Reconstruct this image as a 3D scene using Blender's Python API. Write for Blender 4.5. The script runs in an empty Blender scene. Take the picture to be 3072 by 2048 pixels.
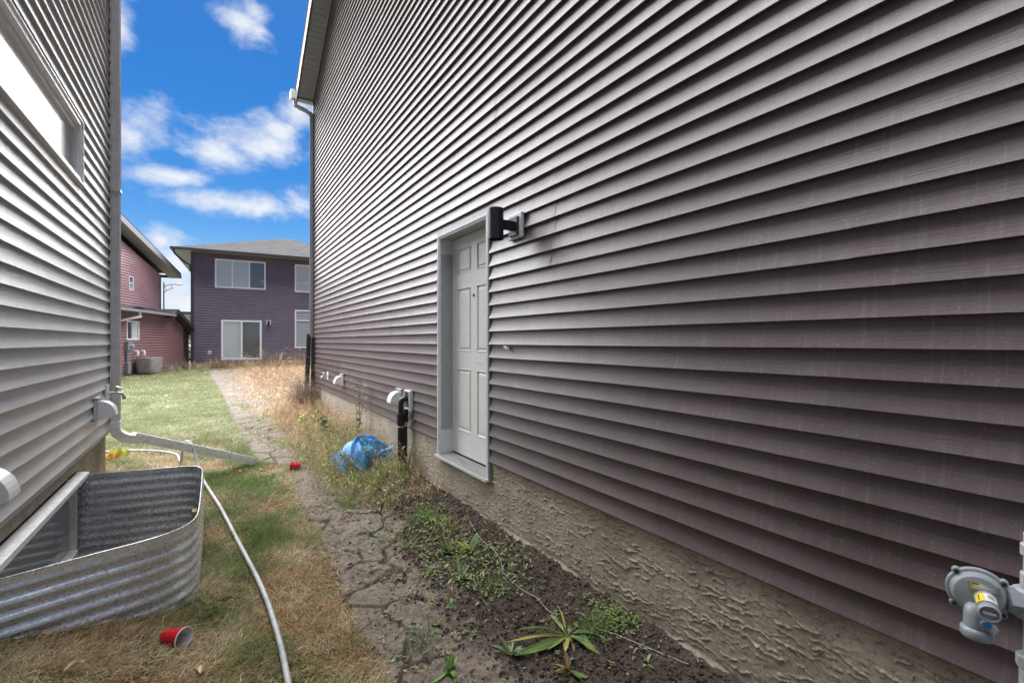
import bpy, math, random
import numpy as np
from mathutils import Vector
random.seed(7); RNG = np.random.default_rng(7)
scene = bpy.context.scene
COL = scene.collection
R = math.radians
# ------------------------------------------------------------------ camera
cam = bpy.data.cameras.new('camera'); co = bpy.data.objects.new('camera', cam); COL.objects.link(co)
co.location = (0, 0, 1.5); co.rotation_euler = (R(90), 0, R(-32.62))
cam.sensor_width = 36; cam.lens = 36 * 1400 / 3072; cam.clip_start = 0.05; cam.clip_end = 3000
scene.camera = co
# ------------------------------------------------------------------ sun and sky
SUN_AZ, SUN_EL = R(2), R(66)          # azimuth from +Y towards +X
sun = bpy.data.lights.new('sun', 'SUN'); so = bpy.data.objects.new('sun', sun); COL.objects.link(so)
sun.energy = 5.0; sun.angle = R(108); sun.color = (1.0, 0.975, 0.95)
sd = Vector((math.sin(SUN_AZ) * math.cos(SUN_EL), math.cos(SUN_AZ) * math.cos(SUN_EL), math.sin(SUN_EL)))
so.rotation_euler = sd.to_track_quat('Z', 'Y').to_euler()
vs = scene.view_settings
vs.view_transform = 'Standard'; vs.look = 'None'; vs.gamma = 1; vs.exposure = 1.7; vs.use_curve_mapping = False
world = bpy.data.worlds.new('World'); scene.world = world; world.use_nodes = True
WN = world.node_tree; WN.nodes.clear()


class NT:
    """small helper for node graphs"""
    def __init__(s, nt): s.nt = nt
    def node(s, t, **k):
        n = s.nt.nodes.new(t)
        for a, b in k.items(): setattr(n, a, b)
        return n
    def put(s, sock, v):
        if v is None: return
        if isinstance(v, bpy.types.NodeSocket): s.nt.links.new(v, sock)
        elif isinstance(v, bpy.types.Node): s.nt.links.new(v.outputs[0], sock)
        else:
            if sock.type == 'RGBA' and len(v) == 3: v = (*v, 1)
            sock.default_value = v
    def m(s, op, a, b=None, c=None, clamp=False):
        n = s.node('ShaderNodeMath', operation=op, use_clamp=clamp)
        s.put(n.inputs[0], a); s.put(n.inputs[1], b); s.put(n.inputs[2], c)
        return n.outputs[0]
    def mix(s, f, a, b, mode='MIX'):
        n = s.node('ShaderNodeMix', data_type='RGBA', blend_type=mode)
        s.put(n.inputs[0], f); s.put(n.inputs[6], a); s.put(n.inputs[7], b)
        return n.outputs[2]
    def ramp(s, f, lo, hi, a=0., b=1.):
        n = s.node('ShaderNodeMapRange', interpolation_type='SMOOTHSTEP')
        s.put(n.inputs[0], f); n.inputs[1].default_value = lo; n.inputs[2].default_value = hi
        n.inputs[3].default_value = a; n.inputs[4].default_value = b
        return n.outputs[0]
    def noise(s, vec, scale, detail=4, rough=.55, dist=0):
        n = s.node('ShaderNodeTexNoise')
        if vec is not None: s.put(n.inputs['Vector'], vec)
        n.inputs['Scale'].default_value = scale; n.inputs['Detail'].default_value = detail
        n.inputs['Roughness'].default_value = rough; n.inputs['Distortion'].default_value = dist
        return n.outputs[0]
    def mapping(s, vec, scale=(1, 1, 1), rot=(0, 0, 0), loc=(0, 0, 0)):
        n = s.node('ShaderNodeMapping'); s.put(n.inputs[0], vec)
        n.inputs['Scale'].default_value = scale; n.inputs['Rotation'].default_value = rot
        n.inputs['Location'].default_value = loc
        return n.outputs[0]


w = NT(WN)
sky = w.node('ShaderNodeTexSky', sky_type='NISHITA', sun_disc=False)
sky.sun_elevation = SUN_EL; sky.sun_rotation = SUN_AZ
sky.air_density = 1.0; sky.dust_density = 0.4; sky.ozone_density = 3.0
hs = w.node('ShaderNodeHueSaturation'); w.put(hs.inputs['Color'], sky.outputs[0])
hs.inputs['Saturation'].default_value = 1.48; hs.inputs['Value'].default_value = .76; hs.inputs['Hue'].default_value = .506
tc = w.node('ShaderNodeTexCoord')
sep = w.node('ShaderNodeSeparateXYZ'); w.put(sep.inputs[0], tc.outputs['Generated'])
az = w.m('ARCTAN2', sep.outputs[0], sep.outputs[1]); el = w.m('ARCSINE', sep.outputs[2])
vecn = w.mapping(tc.outputs['Generated'], scale=(1, 1, 1.6))
n1 = w.noise(vecn, 10.0, 10, .62, .15)
n2 = w.noise(w.mapping(vecn, loc=(3, 5, 1)), 2.1, 5, .5)


def azel(xd, yd):
    u, v = xd * 3072 / 2352, yd * 3072 / 2352
    a = math.atan2(u - 1536, 1400) + R(32.62)
    e = math.atan2(1024 - v, math.hypot(u - 1536, 1400))
    return a, e


blobs = [(555, 50, .05, .028), (590, 30, .03, .02), (610, 335, .115, .040), (690, 270, .05, .032), (500, 350, .07, .035), (300, 320, .055, .060), (375, 400, .07, .022), (640, 300, .06, .03),
         (540, 468, .11, .026), (700, 465, .045, .04), (412, 610, .05, .055), (460, 700, .16, .09), (368, 556, .02, .016), (270, 60, .025, .035), (560, 760, .6, .05),
         (100, 300, .12, .06), (900, 420, .10, .04)]
acc = None
for (bx, by, ra, re) in blobs:
    a0, e0 = azel(bx, by)
    da = w.m('DIVIDE', w.m('SUBTRACT', az, a0), ra * 1.3); de = w.m('DIVIDE', w.m('SUBTRACT', el, e0), re * 1.3)
    dd = w.m('SQRT', w.m('ADD', w.m('MULTIPLY', da, da), w.m('MULTIPLY', de, de)))
    mm = w.m('SUBTRACT', 1.0, dd)
    acc = mm if acc is None else w.m('MAXIMUM', acc, mm)
# the same kind of scattered cumulus over the rest of the dome
away = w.m('MAXIMUM', w.ramp(w.m('ABSOLUTE', w.m('ADD', az, .05)), .55, .8), w.ramp(el, .62, .8))
gen = w.m('SUBTRACT', w.m('MULTIPLY', w.ramp(n2, .40, .66), 2.1), .85)
gen = w.m('SUBTRACT', w.m('MULTIPLY', w.m('ADD', gen, 4), away), 4)
acc = w.m('MAXIMUM', acc, gen)
cl = w.m('ADD', acc, w.m('MULTIPLY', w.m('SUBTRACT', n1, .5), 2.6))
clm = w.ramp(cl, 0.0, 1.05)
n3 = w.noise(w.mapping(vecn, loc=(7, 1, 4)), 11, 5, .6)
ccol = w.mix(w.ramp(n3, .3, .7), (4.6, 5.0, 5.7), (6.0, 6.1, 6.3))
base = hs.outputs[0]
haze = w.ramp(el, .22, -.02)
base = w.mix(w.m('MULTIPLY', haze, .55), base, (3.8, 4.7, 5.8))
final = w.mix(w.m('MULTIPLY', clm, .94), base, ccol)
bg = w.node('ShaderNodeBackground'); w.put(bg.inputs[0], final); bg.inputs[1].default_value = 0.05
wo = w.node('ShaderNodeOutputWorld'); WN.links.new(bg.outputs[0], wo.inputs[0])


# ------------------------------------------------------------------ materials
def lin(r, g, b): return tuple(((c / 255) / 12.92 if c <= 10 else (((c / 255) + .055) / 1.055) ** 2.4) for c in (r, g, b))


MATS = {}


def newmat(name):
    m = bpy.data.materials.new(name); m.use_nodes = True
    nt = NT(m.node_tree); b = m.node_tree.nodes['Principled BSDF']
    MATS[name] = m
    return m, nt, b


def bump(nt, b, h, strength=.3, dist=.002):
    n = nt.node('ShaderNodeBump'); n.inputs['Strength'].default_value = strength; n.inputs['Distance'].default_value = dist
    nt.put(n.inputs['Height'], h); nt.put(b.inputs['Normal'], n.outputs[0])


def plain(name, col, rough=.5, metal=0, spec=.5, var=.12, nscale=20, bumpd=0.0, bscale=150, coat=0):
    m, nt, b = newmat(name)
    t = nt.node('ShaderNodeTexCoord').outputs['Object']
    n = nt.noise(t, nscale, 6, .65)
    lo = tuple(c * (1 - var) for c in col); hi = tuple(min(1, c * (1 + var)) for c in col)
    nt.put(b.inputs['Base Color'], nt.mix(nt.ramp(n, .3, .7), lo, hi))
    nt.put(b.inputs['Roughness'], nt.ramp(nt.noise(t, nscale * 2.3, 3), .3, .7, rough * .85, min(1, rough * 1.15)))
    b.inputs['Metallic'].default_value = metal; b.inputs['Specular IOR Level'].default_value = spec
    b.inputs['Coat Weight'].default_value = coat
    if bumpd: bump(nt, b, nt.noise(t, bscale, 4), .5, bumpd)
    return m


def siding_mat(name, col, rough=.4, spec=.6, along=(0, 1, 0), dirt=.35, tint=None, dust=(.3, .28, .27), bleach=.07):
    m, nt, b = newmat(name)
    tcn = nt.node('ShaderNodeTexCoord').outputs['Object']
    ang = math.atan2(along[0], along[1])
    v = nt.mapping(tcn, rot=(0, 0, ang))                     # wall direction onto Y
    g1 = nt.noise(nt.mapping(v, scale=(6, 5, 420)), 1, 3, .6)     # embossed wood grain
    g2 = nt.noise(nt.mapping(v, scale=(8, 70, 3)), 1, 4, .7)       # vertical run-off streaks
    g3 = nt.noise(v, 1.3, 5, .6)
    g4 = nt.noise(v, 160, 2, .5)                                   # specks
    c = nt.mix(nt.ramp(g3, .25, .75), tuple(x * (1 - .14) for x in col), tuple(x * (1 + .12) for x in col))
    if tint: c = nt.mix(nt.m('MULTIPLY', nt.ramp(nt.noise(v, 3.1, 4), .4, .75), .5), c, tint)
    c = nt.mix(nt.m('MULTIPLY', nt.ramp(g1, .35, .75), .38), c, tuple(x * .55 for x in col))
    c = nt.mix(nt.m('MULTIPLY', nt.ramp(g2, .52, .85), dirt), c, dust)
    c = nt.mix(nt.m('MULTIPLY', nt.ramp(g4, .66, .74), .6), c, dust)
    oi = nt.node('ShaderNodeObjectInfo')                            # every panel weathers a little differently
    c = nt.mix(nt.m('MULTIPLY', oi.outputs['Random'], bleach), c, dust)
    nt.put(b.inputs['Base Color'], c)
    nt.put(b.inputs['Roughness'], nt.ramp(nt.m('ADD', g2, nt.m('MULTIPLY', oi.outputs['Random'], .2)), .3, .9, rough * .85, rough * 1.25))
    b.inputs['Specular IOR Level'].default_value = spec
    bump(nt, b, nt.m('ADD', g1, nt.m('MULTIPLY', nt.noise(v, 9, 3), 1.2)), .4, .0016)
    return m


M = {}
M['siding_dark'] = siding_mat('siding_dark', (.086, .057, .058), .38, .9, dirt=.36, tint=(.125, .092, .096), dust=(.33, .29, .30))
M['siding_grey'] = siding_mat('siding_grey', (.53, .545, .56), .38, .8, dirt=.2, tint=(.52, .525, .53), dust=(.62, .60, .57))
M['siding_purple'] = siding_mat('siding_purple', (.165, .128, .165), .45, .5, along=(1, -.06, 0), dirt=.12, dust=(.2, .18, .2))
M['siding_red_sheen'] = siding_mat('siding_red_sheen', (.56, .33, .35), .36, 1.0, along=(.297, .955, 0), dirt=.15, dust=(.45, .3, .3))  # upper storey: sky sheen painted in as a paler copy of the red
M['siding_red'] = siding_mat('siding_red', (.33, .165, .16), .36, 1.0, along=(.297, .955, 0), dirt=.15, dust=(.3, .18, .18))  # lower storey: its deeper shade is painted into this red
M['trim_light'] = plain('trim_light', (.62, .63, .64), .4, var=.06)
M['trim_grey'] = plain('trim_grey', (.30, .32, .34), .4, var=.08)
M['trim_dark'] = plain('trim_dark', (.055, .053, .06), .45, var=.15)
M['white_vinyl'] = plain('white_vinyl', (.82, .83, .84), .35, var=.05, nscale=12)
M['white_dirty'] = plain('white_dirty', (.78, .78, .75), .45, var=.14, nscale=35)
M['door_paint'] = plain('door_paint', (.72, .72, .71), .38, var=.03, nscale=6)
M['jamb_paint'] = plain('jamb_paint', (.34, .36, .37), .42, var=.06)
M['soffit_grey'] = plain('soffit_grey', (.22, .225, .235), .5, var=.08)
M['fascia_grey'] = plain('fascia_grey', (.42, .42, .42), .45, var=.06)
M['spout_grey'] = plain('spout_grey', (.66, .67, .70), .35, spec=.6, var=.09, nscale=14)
M['spout_white'] = plain('spout_white', (.86, .87, .86), .35, spec=.6, var=.10, nscale=18)
M['spout_dark'] = plain('spout_dark', (.24, .25, .27), .4, var=.1)
M['black_metal'] = plain('black_metal', (.018, .020, .028), .42, var=.2, nscale=200, bumpd=.0003, bscale=900)
M['black_plastic'] = plain('black_plastic', (.014, .014, .016), .33, var=.3, nscale=20)
M['post_black'] = plain('post_black', (.02, .02, .022), .6, var=.4, nscale=25)
M['brass'] = plain('brass', (.45, .36, .2), .3, metal=.9)
M['steel'] = plain('steel', (.55, .55, .55), .35, metal=.9)
M['interior'] = plain('interior', (.05, .05, .055), .8)
M['blind'] = plain('blind', (.62, .64, .65), .7, var=.04)
M['blind_grey'] = plain('blind_grey', (.30, .31, .32), .7, var=.06)
M['wood_tan'] = plain('wood_tan', (.36, .21, .11), .7, var=.25, nscale=9)
M['meter_grey'] = plain('meter_grey', (.30, .33, .35), .32, var=.06, nscale=30, spec=.6)
M['pipe_grey'] = plain('pipe_grey', (.52, .54, .55), .38, var=.1, nscale=40)
M['blue_plug'] = plain('blue_plug', (.02, .32, .60), .35)
M['yellow_label'] = plain('yellow_label', (.85, .68, .05), .4, var=.04)
M['ink'] = plain('ink', (.03, .03, .03), .6)
M['red_cup'] = plain('red_cup', (.58, .012, .018), .18, spec=.6, var=.05)
M['cup_white'] = plain('cup_white', (.80, .76, .78), .3, var=.03)
M['cable_white'] = plain('cable_white', (.62, .62, .6), .5)
M['ac_cover'] = plain('ac_cover', (.27, .24, .235), .75, var=.15, nscale=6, bumpd=.004, bscale=8)
M['conduit'] = plain('conduit', (.20, .23, .27), .5)
M['stone_face'] = plain('stone_face', (.16, .14, .13), .8, var=.4, nscale=7)
M['pale_stucco'] = plain('pale_stucco', (.5, .49, .5), .8, var=.06)
M['car_white'] = plain('car_white', (.7, .7, .72), .25, coat=.5, var=.02)
M['rubber'] = plain('rubber', (.02, .02, .02), .7)
M['packet_yellow'] = plain('packet_yellow', (.40, .42, .03), .3, var=.15)
M['packet_orange'] = plain('packet_orange', (.5, .17, .03), .35, var=.2)


def glass_mat(name, col, rough=.06, spec=.8):
    m, nt, b = newmat(name)
    b.inputs['Base Color'].default_value = (*col, 1); b.inputs['Roughness'].default_value = rough
    b.inputs['Specular IOR Level'].default_value = spec; b.inputs['Coat Weight'].default_value = 1.0
    b.inputs['Coat Roughness'].default_value = .02
    t = nt.node('ShaderNodeTexCoord').outputs['Object']
    bump(nt, b, nt.noise(t, 2.5, 2), .12, .01)
    M[name] = m


glass_mat('pane_dark', (.06, .065, .07), .1)
glass_mat('pane_blind', (.42, .46, .48), .25)
glass_mat('pane_pale', (.72, .76, .78), .2)
glass_mat('pane_basement', (.17, .175, .17), .3, .5)


def wood_mat(name, c1, c2, sc=(3, 3, 40)):
    m, nt, b = newmat(name)
    t = nt.node('ShaderNodeTexCoord').outputs['Object']
    n = nt.noise(nt.mapping(t, scale=sc), 1, 5, .65, .6)
    nt.put(b.inputs['Base Color'], nt.mix(nt.ramp(n, .3, .7), c1, c2)); b.inputs['Roughness'].default_value = .75
    bump(nt, b, n, .4, .002)
    M[name] = m


wood_mat('plank_wood', (.30, .165, .08), (.46, .29, .16), (1, 6, 30))
wood_mat('stake_wood', (.34, .20, .11), (.52, .38, .24), (30, 30, 3))
wood_mat('sill_wood', (.17, .17, .165), (.33, .33, .32), (60, 2, 20))


def galv():
    m, nt, b = newmat('galvanised_steel')
    t = nt.node('ShaderNodeTexCoord').outputs['Object']
    v = nt.node('ShaderNodeTexVoronoi'); nt.put(v.inputs['Vector'], nt.mapping(t, scale=(1, 1, 1.3))); v.inputs['Scale'].default_value = 80
    sp = nt.node('ShaderNodeSeparateColor'); nt.put(sp.inputs[0], v.outputs['Color'])
    big = nt.noise(t, 5, 5, .6)
    c = nt.mix(sp.outputs[0], (.66, .68, .70), (.82, .84, .86))
    c = nt.mix(nt.m('MULTIPLY', nt.ramp(big, .55, .85), .2), c, (.34, .33, .30))
    nt.put(b.inputs['Base Color'], c); b.inputs['Metallic'].default_value = .6
    nt.put(b.inputs['Roughness'], nt.ramp(sp.outputs[1], 0, 1, .24, .34))
    bump(nt, b, sp.outputs[2], .04, .0003)
    M['galv'] = m


galv()


def parging_mat():
    m, nt, b = newmat('parging')
    t = nt.node('ShaderNodeTexCoord').outputs['Object']
    n = nt.noise(t, 4, 6, .6)
    c = nt.mix(nt.ramp(n, .3, .72), (.335, .29, .225), (.47, .415, .33))
    c = nt.mix(nt.m('MULTIPLY', nt.ramp(nt.noise(t, 22, 5, .7), .5, .8), .4), c, (.24, .205, .16))
    fl = nt.noise(nt.mapping(t, scale=(34, 34, 62)), 1, 4, .75); fv = nt.noise(nt.mapping(t, scale=(20, 95, 30), loc=(3, 1, 2)), 1, 4, .75)
    c = nt.mix(nt.m('MULTIPLY', nt.ramp(fl, .54, .64), .75), c, (.13, .11, .085))  # dark flecks paint in the shade of pits and ridges
    c = nt.mix(nt.m('MULTIPLY', nt.ramp(fv, .56, .64), .65), c, (.12, .10, .08))
    c = nt.mix(nt.m('MULTIPLY', nt.ramp(fl, .42, .36), .5), c, (.56, .51, .42))  # pale spots paint in the light on ridge tops
    sp3 = nt.node('ShaderNodeSeparateXYZ'); nt.put(sp3.inputs[0], t)
    spl = nt.m('MULTIPLY', nt.ramp(nt.m('ADD', sp3.outputs[2], nt.m('MULTIPLY', nt.noise(t, 12, 5, .7), .22)), .30, .12), .55)
    c = nt.mix(spl, c, (.17, .13, .10))
    nt.put(b.inputs['Base Color'], c); b.inputs['Roughness'].default_value = .85; b.inputs['Specular IOR Level'].default_value = .3
    bump(nt, b, nt.noise(t, 70, 6, .75), .6, .003)
    M['parging'] = m


parging_mat()


def attr_mat(name, rough=.7, spec=.3, trans=0.0, nscale=60, amp=.25, bumpd=0):
    m, nt, b = newmat(name)
    a = nt.node('ShaderNodeAttribute'); a.attribute_name = 'Col'
    t = nt.node('ShaderNodeTexCoord').outputs['Object']
    n = nt.noise(t, nscale, 5, .7)
    c = nt.mix(nt.m('MULTIPLY', nt.ramp(n, .3, .75), amp), a.outputs['Color'], (.02, .015, .012), 'MIX')
    nt.put(b.inputs['Base Color'], c); b.inputs['Roughness'].default_value = rough; b.inputs['Specular IOR Level'].default_value = spec
    if bumpd: bump(nt, b, nt.m('ADD', nt.noise(t, 45, 6, .75), nt.m('MULTIPLY', nt.noise(t, 260, 3, .7), .4)), .9, bumpd)
    if trans:
        tr = nt.node('ShaderNodeBsdfTranslucent'); nt.put(tr.inputs[0], c)
        mx = nt.node('ShaderNodeMixShader'); mx.inputs[0].default_value = trans
        out = m.node_tree.nodes['Material Output']
        m.node_tree.links.new(b.outputs[0], mx.inputs[1]); m.node_tree.links.new(tr.outputs[0], mx.inputs[2])
        m.node_tree.links.new(mx.outputs[0], out.inputs[0])
    M[name] = m


attr_mat('ground_mat', .92, .15, 0, 38, .45, .012)
attr_mat('blade_mat', .5, .35, .3, 15, .05)
attr_mat('leaf_mat', .42, .4, .2, 70, .3)
attr_mat('clod_mat', .95, .1, 0, 120, .3, .004)


def shingle_mat():
    m, nt, b = newmat('shingles')
    t = nt.node('ShaderNodeTexCoord').outputs['Object']
    br = nt.node('ShaderNodeTexBrick'); nt.put(br.inputs[0], nt.mapping(t, scale=(1, 2.2, 1)))
    br.inputs['Scale'].default_value = 1.6; br.inputs['Mortar Size'].default_value = .012
    br.inputs['Color1'].default_value = (.03, .029, .029, 1); br.inputs['Color2'].default_value = (.095, .09, .09, 1); br.inputs['Mortar'].default_value = (.07, .065, .065, 1)
    n = nt.noise(t, 2.5, 6, .7)
    c = nt.mix(nt.ramp(n, .3, .7, 0, .5), br.outputs[0], (.06, .057, .056))
    nt.put(b.inputs['Base Color'], c); b.inputs['Roughness'].default_value = .9; b.inputs['Specular IOR Level'].default_value = .1
    M['shingles'] = m


shingle_mat()


def bag_mat():
    m, nt, b = newmat('blue_plastic')
    t = nt.node('ShaderNodeTexCoord').outputs['Object']
    n = nt.noise(t, 9, 5, .6)
    nt.put(b.inputs['Base Color'], nt.mix(nt.ramp(n, .35, .7), (.012, .20, .62), (.14, .50, .85)))
    b.inputs['Roughness'].default_value = .22; b.inputs['Transmission Weight'].default_value = .08
    bump(nt, b, nt.noise(t, 26, 5, .7, 1.5), .8, .012)
    M['bag'] = m


bag_mat()


def hose_mat():
    m, nt, b = newmat('hose_plastic')
    t = nt.node('ShaderNodeTexCoord').outputs['Object']
    n = nt.noise(t, 11, 5, .6)
    nt.put(b.inputs['Base Color'], nt.mix(nt.ramp(n, .4, .65), (.46, .48, .47), (.30, .33, .33)))
    b.inputs['Roughness'].default_value = .5
    M['hose'] = m


hose_mat()


# ------------------------------------------------------------------ objects
def tag(o, label=None, cat=None, group=None, kind=None):
    if label: o['label'] = label
    if cat: o['category'] = cat
    if group: o['group'] = group
    if kind: o['kind'] = kind
    return o


def thing(name, loc, label, cat, group=None):
    o = bpy.data.objects.new(name, None); COL.objects.link(o); o.location = loc; o.empty_display_size = .1
    return tag(o, label, cat, group)


def rootloc(p):
    while p is not None and p.parent is not None: p = p.parent
    return np.array(p.location) if p is not None else np.zeros(3)


class MB:
    def __init__(s): s.v = []; s.f = []; s.n = 0; s.c = []
    def add(s, v, f):
        v = np.asarray(v, float).reshape(-1, 3)
        s.v.append(v); s.f += [tuple(int(i) + s.n for i in q) for q in f]; s.n += len(v)
        return s
    def box(s, a, b, bev=0):
        x0, y0, z0 = [min(a[i], b[i]) for i in range(3)]; x1, y1, z1 = [max(a[i], b[i]) for i in range(3)]
        v = [(x0, y0, z0), (x1, y0, z0), (x1, y1, z0), (x0, y1, z0), (x0, y0, z1), (x1, y0, z1), (x1, y1, z1), (x0, y1, z1)]
        return s.add(v, [(0, 3, 2, 1), (4, 5, 6, 7), (0, 1, 5, 4), (1, 2, 6, 5), (2, 3, 7, 6), (3, 0, 4, 7)])
    def obox(s, o, dx, dy, dz):
        """box from corner o along three edge vectors"""
        o, dx, dy, dz = map(np.array, (o, dx, dy, dz))
        v = [o, o + dx, o + dx + dy, o + dy, o + dz, o + dx + dz, o + dx + dy + dz, o + dy + dz]
        return s.add(v, [(0, 3, 2, 1), (4, 5, 6, 7), (0, 1, 5, 4), (1, 2, 6, 5), (2, 3, 7, 6), (3, 0, 4, 7)])
    def tube(s, pts, r, seg=12, cap=True):
        pts = [np.array(p, float) for p in pts]; n = len(pts)
        rs = r if hasattr(r, '__len__') else [r] * n
        t0 = pts[1] - pts[0]; t0 /= np.linalg.norm(t0)
        up = np.array([0, 0, 1.]) if abs(t0[2]) < .9 else np.array([1., 0, 0])
        a = np.cross(t0, up); a /= np.linalg.norm(a)
        V = []
        for i in range(n):
            t = (pts[min(i + 1, n - 1)] - pts[max(i - 1, 0)]); t /= (np.linalg.norm(t) + 1e-12)
            a = a - t * np.dot(a, t); a /= np.linalg.norm(a); bb = np.cross(t, a)
            for k in range(seg):
                q = 2 * math.pi * k / seg
                V.append(pts[i] + rs[i] * (a * math.cos(q) + bb * math.sin(q)))
        F = [(i * seg + k, i * seg + (k + 1) % seg, (i + 1) * seg + (k + 1) % seg, (i + 1) * seg + k) for i in range(n - 1) for k in range(seg)]
        if cap: F += [tuple(range(seg))[::-1], tuple((n - 1) * seg + k for k in range(seg))]
        return s.add(V, F)
    def rtube(s, pts, wv, hv, grooves=False):
        """rectangular tube swept along points; wv/hv half sizes"""
        pts = [np.array(p, float) for p in pts]; n = len(pts); V = []
        for i in range(n):
            t = pts[min(i + 1, n - 1)] - pts[max(i - 1, 0)]; t /= np.linalg.norm(t)
            ref = np.array([0, 1., 0]) if abs(t[1]) < .85 else np.array([1., 0, 0])
            if abs(t[1]) >= .3 and abs(t[2]) < .6: ref = np.cross(t, [0, 0, 1.]); ref /= np.linalg.norm(ref)
            a = ref - t * np.dot(ref, t); a /= np.linalg.norm(a); b = np.cross(t, a)
            prof = []
            if grooves:
                for k in range(8):
                    prof.append((-1 + k * .25 + (.0 if k % 2 == 0 else .05), -1 if k % 2 == 0 else -.86))
                for k in range(8): prof.append((1 if k % 2 == 0 else .93, -1 + k * .25))
                for k in range(8): prof.append((1 - k * .25, 1 if k % 2 == 0 else .86))
                for k in range(8): prof.append((-1 if k % 2 == 0 else -.93, 1 - k * .25))
            else: prof = [(-1, -1), (1, -1), (1, 1), (-1, 1)]
            for (x, y) in prof: V.append(pts[i] + a * wv * x + b * hv * y)
        m = len(prof)
        F = [(i * m + k, i * m + (k + 1) % m, (i + 1) * m + (k + 1) % m, (i + 1) * m + k) for i in range(n - 1) for k in range(m)]
        F += [tuple(range(m))[::-1], tuple((n - 1) * m + k for k in range(m))]
        return s.add(V, F)
    def lathe(s, c, ax, prof, seg=24):
        """prof: list of (r, d) along axis ax from c"""
        c = np.array(c, float); ax = np.array(ax, float); ax /= np.linalg.norm(ax)
        up = np.array([0, 0, 1.]) if abs(ax[2]) < .9 else np.array([1., 0, 0])
        a = np.cross(ax, up); a /= np.linalg.norm(a); b = np.cross(ax, a); V = []
        for (r, d) in prof:
            for k in range(seg):
                q = 2 * math.pi * k / seg; V.append(c + ax * d + max(r, 1e-5) * (a * math.cos(q) + b * math.sin(q)))
        F = [(i * seg + k, i * seg + (k + 1) % seg, (i + 1) * seg + (k + 1) % seg, (i + 1) * seg + k) for i in range(len(prof) - 1) for k in range(seg)]
        return s.add(V, F)
    def prism(s, poly, d):
        """polygon (3D points) extruded by vector d"""
        p = np.array(poly, float); n = len(p); d = np.array(d, float)
        return s.add(np.vstack([p, p + d]), [tuple(range(n))[::-1], tuple(range(n, 2 * n))] + [(i, (i + 1) % n, n + (i + 1) % n, n + i) for i in range(n)])
    def build(s, name, mat, parent=None, smooth=False, bevel=0):
        V = np.vstack(s.v) - rootloc(parent)
        me = bpy.data.meshes.new(name); me.from_pydata(V.tolist(), [], s.f); me.materials.append(M[mat] if isinstance(mat, str) else mat)
        if smooth:
            me.polygons.foreach_set('use_smooth', [True] * len(me.polygons))
            if smooth != 'all': me.set_sharp_from_angle(angle=R(40))
        me.update()
        o = bpy.data.objects.new(name, me); COL.objects.link(o); o.parent = parent
        if bevel:
            md = o.modifiers.new('bevel', 'BEVEL'); md.width = bevel; md.segments = 2; md.limit_method = 'ANGLE'
        return o


def fast_mesh(name, V, F, mat, parent=None, cols=None, smooth=False):
    """numpy mesh; F (n,k) ints; cols per-vertex rgb"""
    V = np.asarray(V, np.float32) - rootloc(parent).astype(np.float32); F = np.asarray(F, np.int32)
    me = bpy.data.meshes.new(name); k = F.shape[1]
    me.vertices.add(len(V)); me.vertices.foreach_set('co', V.ravel())
    me.loops.add(F.size); me.loops.foreach_set('vertex_index', F.ravel())
    me.polygons.add(len(F)); me.polygons.foreach_set('loop_start', np.arange(0, F.size, k, dtype=np.int32))
    if smooth: me.polygons.foreach_set('use_smooth', np.ones(len(F), bool))
    me.update(calc_edges=True)
    if cols is not None:
        ca = me.color_attributes.new('Col', 'FLOAT_COLOR', 'POINT')
        c4 = np.ones((len(V), 4), np.float32); c4[:, :3] = cols; ca.data.foreach_set('color', c4.ravel())
    me.materials.append(M[mat])
    o = bpy.data.objects.new(name, me); COL.objects.link(o); o.parent = parent
    return o


# ------------------------------------------------------------------ numpy noise
_P = RNG.random((256, 256))


def vnoise(x, y):
    xi = np.floor(x).astype(int); yi = np.floor(y).astype(int); fx = x - xi; fy = y - yi
    fx = fx * fx * (3 - 2 * fx); fy = fy * fy * (3 - 2 * fy)
    a = _P[xi % 256, yi % 256]; b = _P[(xi + 1) % 256, yi % 256]; c = _P[xi % 256, (yi + 1) % 256]; d = _P[(xi + 1) % 256, (yi + 1) % 256]
    return (a * (1 - fx) + b * fx) * (1 - fy) + (c * (1 - fx) + d * fx) * fy


def fbm(x, y, o=4):
    s = 0; a = .5; t = 0
    for i in range(o):
        s = s + a * vnoise(x * 2 ** i + 17.3 * i, y * 2 ** i + 9.1 * i); t += a; a *= .5
    return s / t


_J = RNG.random((256, 256, 2))


def crackdist(x, y):
    """distance-like F2-F1 of a jittered grid, unit cells"""
    xi = np.floor(x).astype(int); yi = np.floor(y).astype(int)
    f1 = np.full(x.shape, 9.); f2 = np.full(x.shape, 9.)
    for i in (-1, 0, 1):
        for j in (-1, 0, 1):
            jj = _J[(xi + i) % 256, (yi + j) % 256]
            d = np.hypot(xi + i + jj[..., 0] - x, yi + j + jj[..., 1] - y)
            f2 = np.minimum(f2, np.maximum(f1, d)); f1 = np.minimum(f1, d)
    return f2 - f1


def sstep(x, a, b):
    t = np.clip((x - a) / (b - a), 0, 1); return t * t * (3 - 2 * t)


# ------------------------------------------------------------------ the lie of the land
def lawn_edge(y):
    return np.interp(y, [-5, 1.9, 2.6, 3.3, 3.9, 4.7, 5.3, 5.7, 6.05, 6.3, 6.6, 8, 12.5, 17.3, 21.5, 26], [.64, .645, .63, .665, .69, .68, .70, .78, .80, .68, .46, .40, .29, .11, -.07, -.2])


def base_h(x, y):
    h = .0 + .17 * sstep(y, 9, 25)
    left = .215 * np.clip(-(x + .05) / .85, 0, 1.0) * (1 - sstep(y, 6.3, 8.5))
    right = .07 * np.clip((x - 1.15) / .7, 0, 1) * (1 - sstep(y, 11, 13))
    return h + left + right


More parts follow.
